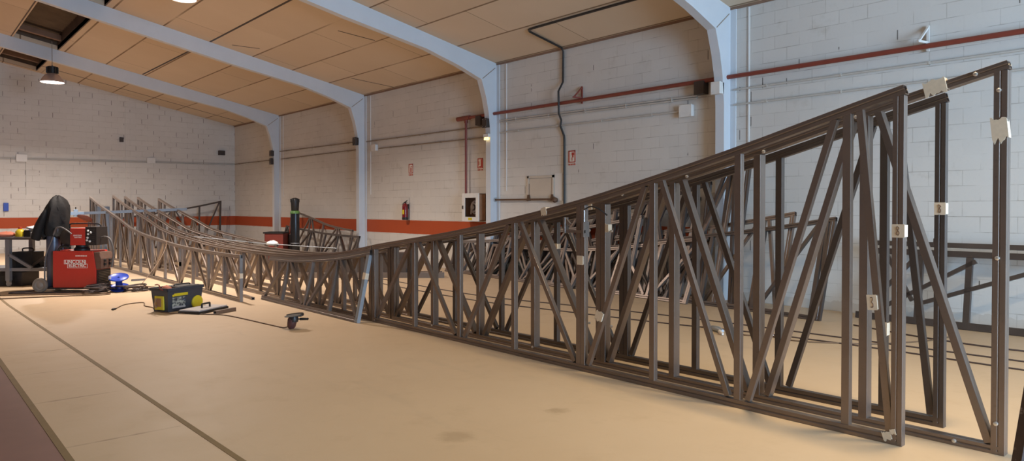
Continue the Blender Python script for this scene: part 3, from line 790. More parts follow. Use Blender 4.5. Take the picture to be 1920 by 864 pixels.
m = MB(); m.box(-.07, .07, d+.022, d+.025, .02, .075); m.build('notice', M['yellow'], dr)
m = MB()
m.tube([(.145*math.cos(t), .06, h/2+.145*math.sin(t)) for t in [2*PI*i/28 for i in range(28)]], .028, 8, True)
m.tube([(.10*math.cos(t), .10, h/2+.10*math.sin(t)) for t in [2*PI*i/24 for i in range(24)]], .028, 8, True)
m.build('hose_coil', M['white_cloth'], o, smooth=60)
m = MB(); m.tube([(.06, .15, h/2-.16), (.03, .16, h/2-.02), (-.02, .16, h/2+.05)], .016, 8); m.lathe([(0, 0), (.05, 0), (.05, .02), (0, .02)], 16, Matrix.Translation((0, .13, h/2)) @ Matrix.Rotation(-PI/2, 4, 'X')); m.build('nozzle', M['bolt'], o, smooth=50)
# extinguisher
o = on_wall('fire_extinguisher', 16.04, 1.195, 'dark red fire extinguisher hanging on the wall above the orange band', 'fire extinguisher')
mt = Matrix.Translation((0, .11, 0))
m = MB(); m.lathe([(0, .05), (.078, .05), (.08, .07), (.08, .36), (.07, .40), (.035, .43), (.03, .45), (0, .45)], 24, mt); m.build('cylinder', M['ext_red'], o, smooth=40)
m = MB(); m.lathe([(0, 0), (.078, 0), (.084, .02), (.082, .07), (0, .07)], 24, mt); m.build('base_ring', M['black'], o, smooth=40)
m = MB(); m.cbox((0, .11, .465), (.03, .05, .04)); m.bar((0, .11, .475), (-.10, .11, .515), .018, .02); m.bar((0, .11, .46), (-.09, .11, .455), .018, .02); m.build('handle', M['black'], o)
m = MB(); m.tube(smooth_path([(.02, .11, .46), (.09, .12, .43), (.10, .12, .30), (.09, .12, .14)], 5), .011, 8); m.build('hose', M['black'], o, smooth=60)
m = MB()
vs = []; fs = []
for i in range(9):
    t = R(62)+R(10)*i/1.2
    for z in (.15, .27): vs.append((.0815*math.cos(t)+0, .11+.0815*math.sin(t), z))
for i in range(8): fs.append((2*i, 2*i+1, 2*i+3, 2*i+2))
m.add(vs, fs); m.build('label_plate', M['yellow'], o)
m = MB(); m.box(-.03, .03, 0, .03, .30, .42); m.build('wall_hook', M['plastic_d'], o)
# hatch and rusty rail
o = on_wall('wall_hatch', 10.9, 1.92, 'square cream hatch door set in the right wall', 'hatch')
m = MB(); a = .36; b = .235
m.box(-a-.05, -a, 0, .03, -b-.03, b+.05); m.box(a, a+.05, 0, .03, -b-.03, b+.05); m.box(-a-.05, a+.05, 0, .03, b, b+.05); m.build('frame', M['render'], o)
m = MB(); m.box(-a+.008, a-.008, 0, .018, -b-.02, b-.008); d2 = m.build('door', M['render'], o, bevel=.004)
m = MB(); m.box(-a, -a+.012, .018, .026, -b, b*.9); m.box(a-.012, a, .018, .024, -b*.6, b*.5); m.build('hinge', M['rust'], d2)
m = MB(); m.box(-a-.28, -a-.06, 0, .012, -b-.02, b+.08); m.build('cover_strip', M['plastic_w'], o)
rl = on_wall('rusty_rail', 11.4, 1.70, 'rusty horizontal iron bar on the wall beside the hatch', 'rail')
m = MB(); m.bar((-.92, .06, 0), (.95, .06, 0), .035, .035); m.build('bar', M['rust'], rl)
for x in (-.88, -.15): 
    m = MB(); m.prism([(-.05, -.03), (.06, -.03), (.03, .10), (-.02, .10)], 0, .05, Matrix.Translation((x, 0, 0)) @ Matrix(((1,0,0,0),(0,0,1,0),(0,1,0,0),(0,0,0,1)))); m.build('lug', M['rust'], rl)
m = MB(); m.lathe([(.03, -.03), (.05, -.03), (.05, .03), (.03, .03)], 14, Matrix.Translation((.98, .06, 0)) @ Matrix.Rotation(PI/2, 4, 'Y')); m.build('end_ring', M['conduit'], rl, smooth=40)
m = MB(); m.lathe([(0, 0), (.05, .0), (.06, .05), (.03, .09), (0, .09)], 14, Matrix.Translation((-.98, .02, -.02)) @ Matrix.Rotation(-PI/2, 4, 'X')); m.build('end_knob', M['rust'], rl, smooth=40)
# ------------------------------------------------------------------ things on the back wall
def on_back(name, x, z, label, cat, group=None): return thing(name, (x, D, z), PI, label, cat, group)     # local +y into the room, local x to the left
def bbox(x, z, w, h, d, mat, label):
    o = on_back('junction_box', x, z, label, 'junction box', 'boxes on the back wall')
    m = MB(); m.box(-w/2, w/2, 0, d*.7, -h/2, h/2); m.build('case', mat, o, bevel=.006)
    m = MB(); m.box(-w/2-.006, w/2+.006, d*.7, d, -h/2-.006, h/2+.006); m.build('lid', mat, o, bevel=.006)
bbox(3.30, 3.19, .30, .24, .09, M['plastic_w'], 'white junction box at the left end of the back wall conduit')
bbox(7.30, 3.28, .28, .20, .08, M['plastic_w'], 'pale junction box on the back wall conduit above the truss peaks')
bbox(9.88, 3.70, .24, .17, .10, M['plastic_d'], 'small dark box high on the back wall near the corner')
bbox(6.32, 4.00, .12, .16, .06, M['plastic_d'], 'small dark box beside the pilaster line of the back wall')
bbox(2.86, 1.545, .13, .26, .06, M['blue'], 'blue switch box on the back wall above the workbench')
for i, (z0, z1) in enumerate(((3.19, 3.29), (3.14, 3.245))):
    m = MB(); m.tube([(-1.2, -.02, z0-.01), (2.7, -.02, z0), (W-.05, -.02, z1)], .014, 7); q = m.build('conduit', M['conduit'], smooth=60); q.location = (0, D, 0)
    tag(q, ['upper', 'lower'][i]+' of the two thin conduits along the back wall', 'conduit', 'back wall conduits')
m = MB(); m.tube([(3.42, -.015, 3.08), (3.42, -.015, 1.95)], .009, 6); q = m.build('conduit', M['conduit'], smooth=60); q.location = (0, D, 0); tag(q, 'thin conduit dropping from the white box on the back wall', 'conduit')
# ------------------------------------------------------------------ pendant lamps
def lamp(x, y, z, dia, label):
    o = thing('pendant_lamp', (x, y, z), 0, label, 'lamp', 'high bay lamps')
    r = dia/2
    m = MB(); m.lathe([(r, 0), (r*1.0, .012), (r*.86, .10), (r*.62, .20), (r*.44, .245), (r*.40, .25), (r*.38, .24), (r*.60, .19), (r*.83, .10), (r*.975, .010)], 32); m.build('reflector', M['lamp_metal'], o, smooth=50)
    m = MB(); m.lathe([(0, -.018), (r*.5, -.014), (r*.97, .008), (r*.97, .014), (0, .016)], 32); m.build('diffuser', M['lamp_face'], o, smooth=50)
    m = MB(); m.lathe([(0, .25), (r*.40, .25), (r*.42, .26), (r*.42, .44), (r*.36, .45), (0, .45)], 20)
    for k in range(10):
        a = 2*PI*k/10; m.cbox((r*.43*math.cos(a), r*.43*math.sin(a), .35), (.05, .012, .17), rot=(0, 0, a))
    m.build('ballast_housing', M['black'], o, smooth=30)
    m = MB(); m.lathe([(.0, .45), (.02, .45), (.02, .49), (0, .49)], 10); m.tube([(0, 0, .48), (0, 0, ceil_z(x)-z+.02)], .008, 6); m.build('cable', M['conduit_d'], o, smooth=50)
    return o
lamp(3.45, 23.6, 5.06, .59, 'lit high bay lamp with black top hanging before the back wall')
lamp(4.36, 14.75, 5.62, .47, 'lit high bay lamp cut by the top edge of the photo')
lamp(4.9, 8.6, 5.4, .47, 'lit high bay lamp hanging above the middle of the long trusses')
lamp(5.2, 1.6, 5.33, .47, 'lit high bay lamp hanging above the near floor')
lamp(4.4, -3.4, 5.5, .47, 'lit high bay lamp hanging behind the camera')

# ------------------------------------------------------------------ welding set
WM = thing('welding_machine', (2.456, 14.68, 0), -AL, 'red welding power source on a wheeled trolley', 'welding machine')   # local x = right, y = away
m = MB(); m.prism([(-.39, .085), (.385, .085), (.385, .40), (.335, .715), (.325, .745), (-.385, .745)], 0, .46, Matrix(((1,0,0,0),(0,0,1,0),(0,1,0,0),(0,0,0,1)))); cab = m.build('cabinet', M['welder_red'], WM, bevel=.006)
ID = Matrix.Rotation(PI/2, 4, 'X')
text_mesh('lettering', 'LINCOLN', .085, M['white_print'], cab, Matrix.Translation((.015, -.002, .545)) @ ID)
text_mesh('lettering', 'ELECTRIC', .072, M['white_print'], cab, Matrix.Translation((.055, -.002, .478)) @ ID)
m = MB()
def outline(x0, x1, z0, z1, w=.006):
    m.box(x0, x1, -.003, 0, z0, z0+w); m.box(x0, x1, -.003, 0, z1-w, z1); m.box(x0, x0+w, -.003, 0, z0, z1); m.box(x1-w, x1, -.003, 0, z0, z1)
outline(-.185, .205, .508, .585); outline(-.125, .235, .437, .514); m.build('logo_frame', M['white_print'], cab)
m = MB()
x = .02
for wd in (.03, .022, .03, .018, .028, .034, .02, .03): m.box(x, x+wd-.006, -.003, 0, .648, .664); x += wd
m.build('model_strip', M['white_print'], cab)
# front panel with louvres (right end)
m = MB(); m.box(.386, .40, .02, .44, .10, .40)
for k in range(9): m.cbox((.405, .23, .13+k*.029), (.012, .38, .014), rot=(0, .5, 0))
m.build('louvre_panel', M['dark_metal'], WM)
m = MB(); m.prism([(.345, .41), (.47, .42), (.47, .60), (.41, .72), (.335, .72)], .02, .44, Matrix(((1,0,0,0),(0,0,1,0),(0,1,0,0),(0,0,0,1)))); m.build('control_panel', M['brown_metal'], WM, bevel=.005)
for x, z in ((.475, .50), (.475, .57)):
    for y in (.12, .28):
        m = MB(); m.lathe([(0, .03), (.022, .03), (.025, 0)], 12, Matrix.Translation((x-.005, y, z)) @ Matrix.Rotation(PI/2, 4, 'Y')); m.build('knob', M['black'], WM)
m = MB(); m.box(-.62, .50, .02, .44, .055, .085); m.bar((.40, .02, .07), (.72, .10, .05), .04, .03, (0, 0, 1)); m.build('trolley_base', M['dark_metal'], WM)
for y in (-.02, .47):
    m = MB(); mt = Matrix.Translation((-.605, y, .13)) @ Matrix.Rotation(PI/2, 4, 'X')
    m.lathe([(.085, -.03), (.12, -.032), (.13, -.02), (.13, .02), (.12, .032), (.085, .03), (.085, -.03)], 28, mt); w = m.build('wheel', M['tyre'], WM, smooth=45)
    m = MB(); m.lathe([(0, -.03), (.025, -.03), (.03, -.02), (.06, -.012), (.088, -.02), (.088, .02), (.06, .012), (.03, .03), (0, .03)], 20, mt); m.build('wheel_hub', M['hub'], w, smooth=45)
for y in (.08, .40):
    m = MB(); m.lathe([(0, -.02), (.05, -.02), (.055, 0), (.05, .02), (0, .02)], 16, Matrix.Translation((.42, y, .055)) @ Matrix.Rotation(PI/2, 4, 'X')); m.build('caster', M['black'], WM, smooth=45)
m = MB(); m.tube(smooth_path([(-.60, .10, .09), (-.60, .12, .6), (-.46, .10, .95), (-.36, .04, 1.13), (-.26, .02, 1.17), (-.14, .0, 1.12), (-.05, .0, 1.05)], 6), .014, 8); m.build('hose', M['hose_grey'], WM, smooth=60)
# wire feeder on top
WF = thing('wire_feeder', (2.456, 14.68, .745), -AL, 'red and black wire feeder standing on the red welding machine', 'wire feeder')
m = MB(); m.lathe([(0, 0), (.13, 0), (.13, .03), (.10, .06), (.10, .11), (0, .11)], 20, Matrix.Translation((-.0, .23, 0))); m.build('swivel_foot', M['black'], WF, smooth=40)
m = MB(); m.box(-.10, .17, .04, .40, .10, .405); m.build('front_cover', M['welder_red'], WF, bevel=.006)
m = MB(); mt = Matrix.Translation((-.15, .05, .24)) @ Matrix.Rotation(-PI/2, 4, 'X'); m.lathe([(0, 0), (.12, 0), (.155, .02), (.155, .16), (.13, .18), (0, .18)], 26, mt); m.build('spool_cover', M['dark_metal'], WF, smooth=40)
m = MB(); m.box(.17, .37, .05, .40, .10, .43)
for k in range(7): m.box(.19, .33, .036, .052, .14+k*.038, .158+k*.038)
m.build('drive_housing', M['dark_metal'], WF, bevel=.004)
for k, (x, z) in enumerate(((.23, .36), (.23, .30), (.28, .33), (.22, .235), (.26, .17), (.21, .19))):
    m = MB(); m.lathe([(0, .02), (.012, .02), (.02, .008), (.02, 0)], 10, Matrix.Translation((x, .036, z)) @ Matrix.Rotation(PI/2, 4, 'X')); m.build('dial', M['plastic_w'], WF, smooth=40)
m = MB(); m.tube(smooth_path([(-.20, .22, .37), (-.21, .22, .47), (-.10, .22, .485), (.20, .22, .485), (.34, .22, .47), (.35, .22, .40)], 5), .013, 8); m.build('handle', M['black'], WF, smooth=60)
m = MB(); m.tube(smooth_path([(-.10, .05, .05), (-.17, .03, .075), (-.25, .02, .07), (-.30, .02, .0)], 5), .022, 8); m.build('cable_loop', M['black'], WF, smooth=60)
for nm, x in (('label', .05),):
    text_mesh('lettering', 'LINCOLN', .035, M['white_print'], WF, Matrix.Translation((.035, .038, .275)) @ ID); text_mesh('lettering', 'ELECTRIC', .03, M['white_print'], WF, Matrix.Translation((.045, .038, .24)) @ ID)
m = MB(); m.tube(smooth_path([(.37, .20, .23), (.50, .10, .25), (.60, .08, .20), (.66, .08, -.02), (.64, .05, -.3)], 6), .016, 8); m.build('torch_cable', M['hose_grey'], WF, smooth=60)
# gas bottles on the trolley, leather jacket over them
GB = thing('gas_bottle', tuple(at(2.456, 14.68, -.515, .225, .086)), -AL, 'slate gas bottle standing on the welding trolley under the black jacket', 'gas bottle')
m = MB(); m.lathe([(0, 0), (.105, 0), (.115, .02), (.115, 1.15), (.10, 1.24), (.06, 1.32), (.035, 1.34), (0, 1.34)], 28); m.build('cylinder', M['grey_bottle'], GB, smooth=45)
m = MB(); m.lathe([(.03, 1.34), (.032, 1.42), (.02, 1.46), (0, 1.46)], 14); m.cbox((.05, 0, 1.40), (.08, .03, .03)); m.build('valve', M['bolt'], GB, smooth=40)
GB2 = thing('gas_bottle', tuple(at(2.456, 14.68, -.52, .47, .086)), -AL, 'black gas bottle on the welding trolley behind the slate one', 'gas bottle')
m = MB(); m.lathe([(0, 0), (.105, 0), (.115, .02), (.115, 1.15), (.10, 1.24), (.06, 1.32), (.035, 1.34), (0, 1.34)], 28); m.build('cylinder', M['bottle'], GB2, smooth=45)
m = MB(); m.lathe([(.03, 1.34), (.032, 1.42), (.02, 1.46), (0, 1.46)], 14); m.build('valve', M['bolt'], GB2, smooth=40)
m = MB()
# draped jacket: rings from the pointed top down to a ragged hem
rings = [(1.650, .02, .03, -.50), (1.640, .032, .06, -.50), (1.61, .062, .12, -.50), (1.56, .098, .18, -.498), (1.46, .138, .23, -.503), (1.36, .160, .255, -.515), (1.24, .183, .27, -.535), (1.12, .205, .28, -.556), (1.02, .222, .285, -.572), (.965, .222, .285, -.570), (.93, .185, .28, -.535), (.90, .160, .275, -.510)]
seg = 30; vs = []; fs = []
rr = random.Random(11)
phs = [rr.uniform(0, 6.28) for _ in range(4)]
for i, (z, rx, ry, cx) in enumerate(rings):
    for j in range(seg):
        a = 2*PI*j/seg; fold = 1+.10*math.sin(5*a+phs[0]+z*4)*min(1, i/3)+.07*math.sin(11*a+phs[1]-z*5)*min(1, i/4)+.03*math.sin(17*a+z*9)
        zz = z + (.05*math.sin(3*a+phs[2]) if i == len(rings)-1 else .012*math.sin(4*a+phs[3]))
        vs.append((cx+rx*fold*math.cos(a), .33+ry*fold*math.sin(a), zz+.086))
for i in range(len(rings)-1):
    for j in range(seg): fs.append((i*seg+j, (i+1)*seg+j, (i+1)*seg+(j+1) % seg, i*seg+(j+1) % seg))
fs.append(tuple(range(seg)))
m.add(vs, fs)
JK = thing('leather_jacket', (2.456, 14.68, 0), -AL, 'black leather welding jacket draped over the gas bottles', 'jacket')
body = m.build('body', M['leather'], JK, smooth=70)
so = body.modifiers.new('solid', 'SOLIDIFY'); so.thickness = .006; so.offset = 1
m = MB(); m.tube(smooth_path([(-.545, .10, 1.50), (-.60, .06, 1.34), (-.665, .04, 1.16), (-.715, .05, 1.00), (-.735, .05, .95)], 5), [.02, .03, .042, .05, .055, .06, .063, .066, .07, .072, .075, .077, .078, .08, .08, .08, .08, .078, .076, .074, .07], 14); m.build('sleeve', M['leather'], JK, smooth=70)

# tangle of welding cables on the ground
def floor_cable(label, pts, r, mat, name='power_cable', n=8, z=None):
    p = smooth_path([(x, y, (r if z is None else z) if len(q) == 0 else q[0]) for x, y, *q in pts], n)
    c = p[0].copy(); c.z = 0
    m = MB(); m.tube([q-c for q in p], r, 7); o = m.build(name, M[mat], smooth=60); o.location = c
    return tag(o, label, 'cable')
def W_(r, d, z=None): 
    p = at(2.456, 14.68, r, d); return (p.x, p.y) if z is None else (p.x, p.y, z)
floor_cable('brown welding cable winding in front of the red welding machine', [W_(-2.0, -1.0), W_(-1.3, -.62), W_(-.6, -.45), W_(.1, -.35), W_(.6, -.22), W_(.62, -.08), W_(.45, -.06), W_(.5, .0, .04)], .013, 'cable')
floor_cable('thin brown cable lying below the welding cable at the left edge', [W_(-2.2, -1.75), W_(-1.4, -1.35), W_(-.6, -.95), W_(.2, -.6), W_(.75, -.42), W_(.78, -.25), W_(.6, -.18)], .010, 'cable')
floor_cable('dark cable looping out left of the trolley wheel', [W_(-.62, .1, .03), W_(-.9, .0), W_(-1.05, -.15), W_(-.9, -.25), W_(-.3, -.14), W_(.2, -.13), W_(.5, -.13)], .014, 'cable_d')
m = MB(); rr = random.Random(3)
for k in range(9):
    cx, cy, r0 = rr.uniform(-.14, .14), rr.uniform(-.08, .08), rr.uniform(.10, .18); t0 = rr.uniform(-.25, .25)
    m.tube([(cx+r0*1.25*math.cos(a), cy+r0*.8*math.sin(a), .017+.018*k+t0*.06*math.cos(a)+.02) for a in [2*PI*i/24 for i in range(24)]], .014, 7, True)
o = m.build('cable_coil', M['cable_d'], smooth=60); o.location = at(2.456, 14.68, .47, -.10); o.scale = (.8, .8, .8); tag(o, 'tangled dark cable heap at the right foot of the red welding machine', 'cable')
m = MB(); rr = random.Random(8)
for k in range(8):
    cx, cy, r0 = rr.uniform(-.12, .14), rr.uniform(-.06, .06), rr.uniform(.10, .19)
    m.tube([(cx+r0*1.3*math.cos(a), cy+r0*.75*math.sin(a), .014+.014*k+.012*math.sin(2*a+k)) for a in [2*PI*i/24 for i in range(24)]], .010, 7, True)
rl_p = at(3.10, 14.33)
o = m.build('cable_coil', M['cable_d'], smooth=60); o.location = rl_p+e1*.30+e2*.02; tag(o, 'dark cable heap lying right of the blue reel', 'cable')
# blue reel
BR = thing('cable_reel', (rl_p.x, rl_p.y, .0), -AL, 'bright blue cable reel standing beside the welding machine', 'cable reel')
tl = Matrix.Translation((0, 0, .06)) @ Matrix.Rotation(R(20), 4, 'X') @ Matrix.Rotation(R(7), 4, 'Y')
for z in (.0, .205):
    m = MB(); m.lathe([(.02, z), (.14, z), (.155, z+.008), (.165, z+.006), (.165, z+.02), (.155, z+.026), (.14, z+.014), (.02, z+.014), (.02, z)], 30, tl); m.build('flange', M['blue'], BR, smooth=40)
m = MB(); m.lathe([(.075, .01), (.06, .05), (.055, .11), (.06, .17), (.075, .21)], 24, tl); m.build('drum', M['blue'], BR, smooth=50)
m = MB(); m.cbox(tl @ Vector((-.10, -.10, .24)), (.03, .03, .06)); m.build('crank', M['plastic_w'], BR)
m = MB(); m.tube(smooth_path([tl @ Vector((-.16, .05, 0)), Vector((-.24, .02, .10)), Vector((-.20, .05, .22)), tl @ Vector((-.15, .06, .21))], 6), .012, 8); m.build('stand', M['dark_metal'], BR, smooth=50)
floor_cable('cable slung from the front left truss down to the blue reel', [(rl_p.x+.25, rl_p.y-.2, .02), (3.55, 14.6, .10), (3.95, 15.05, .45), (4.18, 15.35, .76), (4.20, 15.5, .83), (4.25, 15.7, .80)], .007, 'cable')
floor_cable('thin cable looping on the floor right of the blue reel', [(3.38, 14.25), (3.62, 14.35), (3.72, 14.7), (3.55, 14.95), (3.40, 14.7), (3.55, 14.30), (3.8, 14.4), (3.7, 14.8)], .008, 'cable')
m = MB(); m.prism([(-.35, -.08), (.35, -.10), (.32, .10), (-.30, .08)], 0, .03); o = m.build('steel_plate', M['steel_d']); o.location = (3.35, 17.0, 0); o.rotation_euler = (0, 0, -AL); tag(o, 'dark flat steel plate on the floor behind the welding machine', 'plate')
m = MB(); m.prism([(-.14, -.05), (.12, -.07), (.16, .04), (-.10, .07)], 0, .03); o = m.build('steel_plate', M['steel_d']); o.location = (3.85, 16.2, 0); tag(o, 'small dark steel offcut on the floor before the front left truss', 'plate')

# ------------------------------------------------------------------ workbench at the left edge
WB = thing('workbench', tuple(at(1.90, 16.35, -.04, 0)), -AL, 'steel workbench on casters at the left edge', 'workbench')
m = MB(); m.box(-1.3, .56, 0, .75, .905, .955); m.build('worktop', M['bench_top'], WB, bevel=.004)
for x, y in ((-.28, .04), (-1.2, .04), (-.28, .70), (-1.2, .70), (.5, .70)):
    m = MB(); m.box(x-.04, x+.04, y-.04, y+.04, .12, .905); l = m.build('leg', M['bench_leg'], WB)
    m = MB(); m.lathe([(0, -.02), (.045, -.02), (.055, 0), (.045, .02), (0, .02)], 16, Matrix.Translation((x, y, .056)) @ Matrix.Rotation(PI/2, 4, 'X')); m.box(x-.03, x+.03, y-.035, y+.035, .09, .125); m.build('caster', M['hub'], l, smooth=40)
m = MB(); m.box(-1.3, .56, .02, .72, .30, .36); m.build('lower_shelf', M['bench_leg'], WB)
m = MB(); m.bar((-.26, .02, .62), (.18, .02, .36), .055, .04); m.build('brace', M['bench_leg'], WB)
def wb(name, x, y, z, label, cat): return thing(name, tuple(at(1.90, 16.35, -.04+x, y, z)), -AL, label, cat)
o = wb('tool_case', .22, .28, .955, 'grey tool case lying open on the workbench', 'case')
m = MB(); m.box(-.24, .24, -.16, .16, 0, .085); m.build('tray', M['grey_box'], o, bevel=.008)
m = MB(); m.cbox((-.02, .06, .14), (.5, .30, .03), rot=(R(6), R(12), 0)); m.build('lid', M['grey_box'], o, bevel=.006)
m = MB(); m.box(-.25, -.13, -.175, -.14, 0, .13); m.build('clasp', M['black'], o)
for nm, x, y, dm, mt_, lb, ct in (('red_cloth', -.42, .20, (.20, .15, .10), 'orange_cloth', 'salmon red cloth heap on the left end of the workbench', 'cloth'),
                                ('leather_glove', .30, .50, (.17, .10, .27), 'rag', 'brown leather gloves behind the grey tool case', 'gloves')):
    p = at(1.90, 16.35, -.04+x, y, .955); blob(nm, p, dm, M[mt_], lb, ct, seed=len(lb))
o = wb('glue_bottle', -.18, .22, .955, 'yellow squat container on the workbench', 'container')
m = MB(); m.lathe([(0, 0), (.075, 0), (.08, .02), (.08, .10), (.05, .14), (.03, .15), (0, .15)], 18); m.build('body', M['yellow'], o, smooth=40)
m = MB(); m.lathe([(0, .15), (.032, .15), (.03, .19), (0, .19)], 14); m.build('cap', M['sign_red'], o, smooth=40)
o = wb('grinder', -.30, .55, .955, 'blue hand tool lying at the back of the workbench', 'tool')
m = MB(); m.lathe([(0, 0), (.03, .0), (.035, .05), (.03, .16), (.04, .2), (0, .22)], 14, Matrix.Translation((-.1, 0, .05)) @ Matrix.Rotation(PI/2.3, 4, 'Y')); m.build('body', M['blue'], o, smooth=40)
m = MB(); m.lathe([(0, 0), (.06, 0), (.06, .01), (0, .01)], 18, Matrix.Translation((.12, 0, .11)) @ Matrix.Rotation(R(60), 4, 'X')); m.build('disc', M['disc'], o)
o = wb('tool_box', -.12, .35, .36, 'black tool box on the lower shelf of the workbench', 'tool box')
m = MB(); m.box(-.20, .20, -.18, .18, 0, .30); m.build('case', M['black'], o, bevel=.01)
m = MB(); m.tube(smooth_path([(-.10, 0, .30), (-.09, 0, .36), (.09, 0, .36), (.10, 0, .30)], 4), .012, 8); m.build('handle', M['black'], o, smooth=50)
o = wb('welding_helmet', .36, .35, .36, 'black welding helmet on the lower shelf right of the tool box', 'helmet')
m = MB(); m.lathe([(0, .15), (.07, .14), (.13, .09), (.15, .03), (.145, 0), (.13, 0), (.13, .03)], 20); m.build('shell', M['black'], o, smooth=50)
m = MB(); m.bar((-.20, -.05, .03), (-.42, -.1, .12), .03, .04); m.build('headband', M['black'], o)
o = wb('steel_offcut', .08, .2, .36, 'bent dark steel bracket on the lower shelf beside the helmet', 'bracket')
m = MB(); m.bar((-.02, 0, .02), (.22, .03, .20), .05, .05); m.bar((.21, .03, .2), (.28, .03, .0), .05, .05); m.build('arms', M['steel_d'], o)
m = MB(); m.box(-.5, .02, -.3, .3, .0, .26); o = wb('machine_base', -.62, .4, 0, 'dark machine standing under the workbench', 'machine')
m = MB(); m.box(-.05, .52, -.25, .25, .0, .27); m.build('case', M['dark_metal'], o, bevel=.01)
m = MB(); m.box(.08, .40, -.27, -.25, .06, .20); m.build('grille', M['black'], o)

# ------------------------------------------------------------------ tool box, lid, grinder on the open floor
TB = thing('tool_box', (2.994, 10.946, 0), R(25), 'dark tool box with yellow latches and wheel on the open floor', 'tool box')   # corner at origin, x along the long side
Lg, Sh, Ht = .60, .31, .345
m = MB()
def shell(z0, z1, g0, g1, open_top=True):
    vs = []
    for z, g in ((z0, g0), (z1, g1)): vs += [(-g, -g, z), (Lg+g, -g, z), (Lg+g, Sh+g, z), (-g, Sh+g, z)]
    m.add(vs, [(3,2,1,0), (0,1,5,4), (1,2,6,5), (2,3,7,6), (3,0,4,7)])
    t = .012
    vs = []
    for z, g in ((z0+.02, g0-t), (z1, g1-t)): vs += [(-g, -g, z), (Lg+g, -g, z), (Lg+g, Sh+g, z), (-g, Sh+g, z)]
    vs += [(-g1, -g1, z1), (Lg+g1, -g1, z1), (Lg+g1, Sh+g1, z1), (-g1, Sh+g1, z1)]
    m.add(vs, [(0,1,2,3), (4,5,1,0), (5,6,2,1), (6,7,3,2), (7,4,0,3), (8,9,5,4), (9,10,6,5), (10,11,7,6), (11,8,4,7)])
shell(.0, Ht, -.012, .018)
m.build('tub', M['box_grey'], TB)
m = MB()
for (a, b, c, d_) in ((-.03, Lg+.03, -.03, -.012), (-.03, Lg+.03, Sh+.012, Sh+.03), (-.03, -.012, -.03, Sh+.03), (Lg+.012, Lg+.03, -.03, Sh+.03)): m.box(a, b, c, d_, Ht-.04, Ht+.006)
m.build('rim', M['box_grey'], TB, bevel=.004)
m = MB(); m.box(.10, .34, -.014, -.0065, .225, .265); m.bar((.07, -.010, .232), (.12, -.010, .245), .03, .007, (0, 1, 0)); m.build('yellow_badge', M['yellow'], TB)
m = MB(); m.box(.07, .30, -.006, .004, .055, .215); m.build('picture_label', M['photo_label'], TB)
m = MB(); m.box(.07, .30, -.0085, -.004, .05, .075); m.build('label_strip', M['lid_grey'], TB)
m = MB(); mt = Matrix.Translation((Lg-.085, -.018, .098)) @ Matrix.Rotation(PI/2, 4, 'X'); m.lathe([(0, .0), (.03, .004), (.06, 0), (.085, .006), (.098, 0), (.098, -.045), (0, -.045)], 28, mt); wv = m.build('wheel', M['yellow'], TB, smooth=40)
m = MB(); m.box(-.022, .006, .07, .25, .03, .235); m.build('yellow_latch', M['yellow'], TB, bevel=.008)
m = MB(); m.box(-.03, -.022, .11, .20, .08, .20); m.tube([(-.03, .20, .06), (-.055, .205, .12), (-.03, .20, .20)], .012, 6); m.build('latch_plate', M['rag'], TB)
m = MB(); m.tube(smooth_path([(-.03, .06, Ht-.02), (-.075, .06, Ht+.0), (-.085, .07, Ht+.05), (-.05, .15, Ht+.06), (-.03, .22, Ht+.05)], 5), .009, 8); m.build('pull_handle', M['maroon_crate'], TB, smooth=50)
o = thing('tool_tray', (2.994, 10.946, .30), R(25), 'black inner tray filling the right part of the dark tool box', 'tray')
m = MB(); m.box(.20, Lg-.02, .03, Sh-.03, 0, .055); m.build('tray', M['black'], o, bevel=.006)
m = MB(); m.tube(smooth_path([(.24, .15, .055), (.26, .15, .075), (.50, .15, .075), (.52, .15, .055)], 4), .010, 8); m.build('handle', M['black'], o, smooth=50)
blob('cleaning_rag', Vector((2.994, 10.946, .29)) + Vector((math.cos(R(25))*.10-math.sin(R(25))*.15, math.sin(R(25))*.10+math.cos(R(25))*.15, 0)), (.085, .11, .085), M['orange_cloth'], 'salmon rag stuffed in the left end of the dark tool box', 'rag', seed=5)
# grey lid off the tool box, lying loose
LD = thing('tool_box_lid', (3.216, 10.99, 0), R(-21), 'flat grey tool box lid with black handle lying in front of the tool box', 'tool box lid')
a_ = Vector((3.216, 11.033)); b_ = Vector((3.275, 10.427)); c_ = Vector((3.817, 10.799))
LD.location = (3.27, 10.44, 0); LD.rotation_euler = (0, 0, math.atan2(c_.y-b_.y, c_.x-b_.x))
lw, lh = (c_-b_).length, .36
m = MB(); m.box(0, lw, 0, lh, 0, .035); m.build('skirt', M['black'], LD, bevel=.008)
m = MB(); m.box(.012, lw-.012, .012, lh-.012, .035, .055); m.build('top_panel', M['lid_grey'], LD, bevel=.006)
m = MB(); m.tube([(.26, .16, .055), (.26, .16, .105), (.265, .16, .112), (.43, .16, .112), (.435, .16, .105), (.435, .16, .055)], .014, 8); m.build('handle', M['black'], LD, smooth=40)
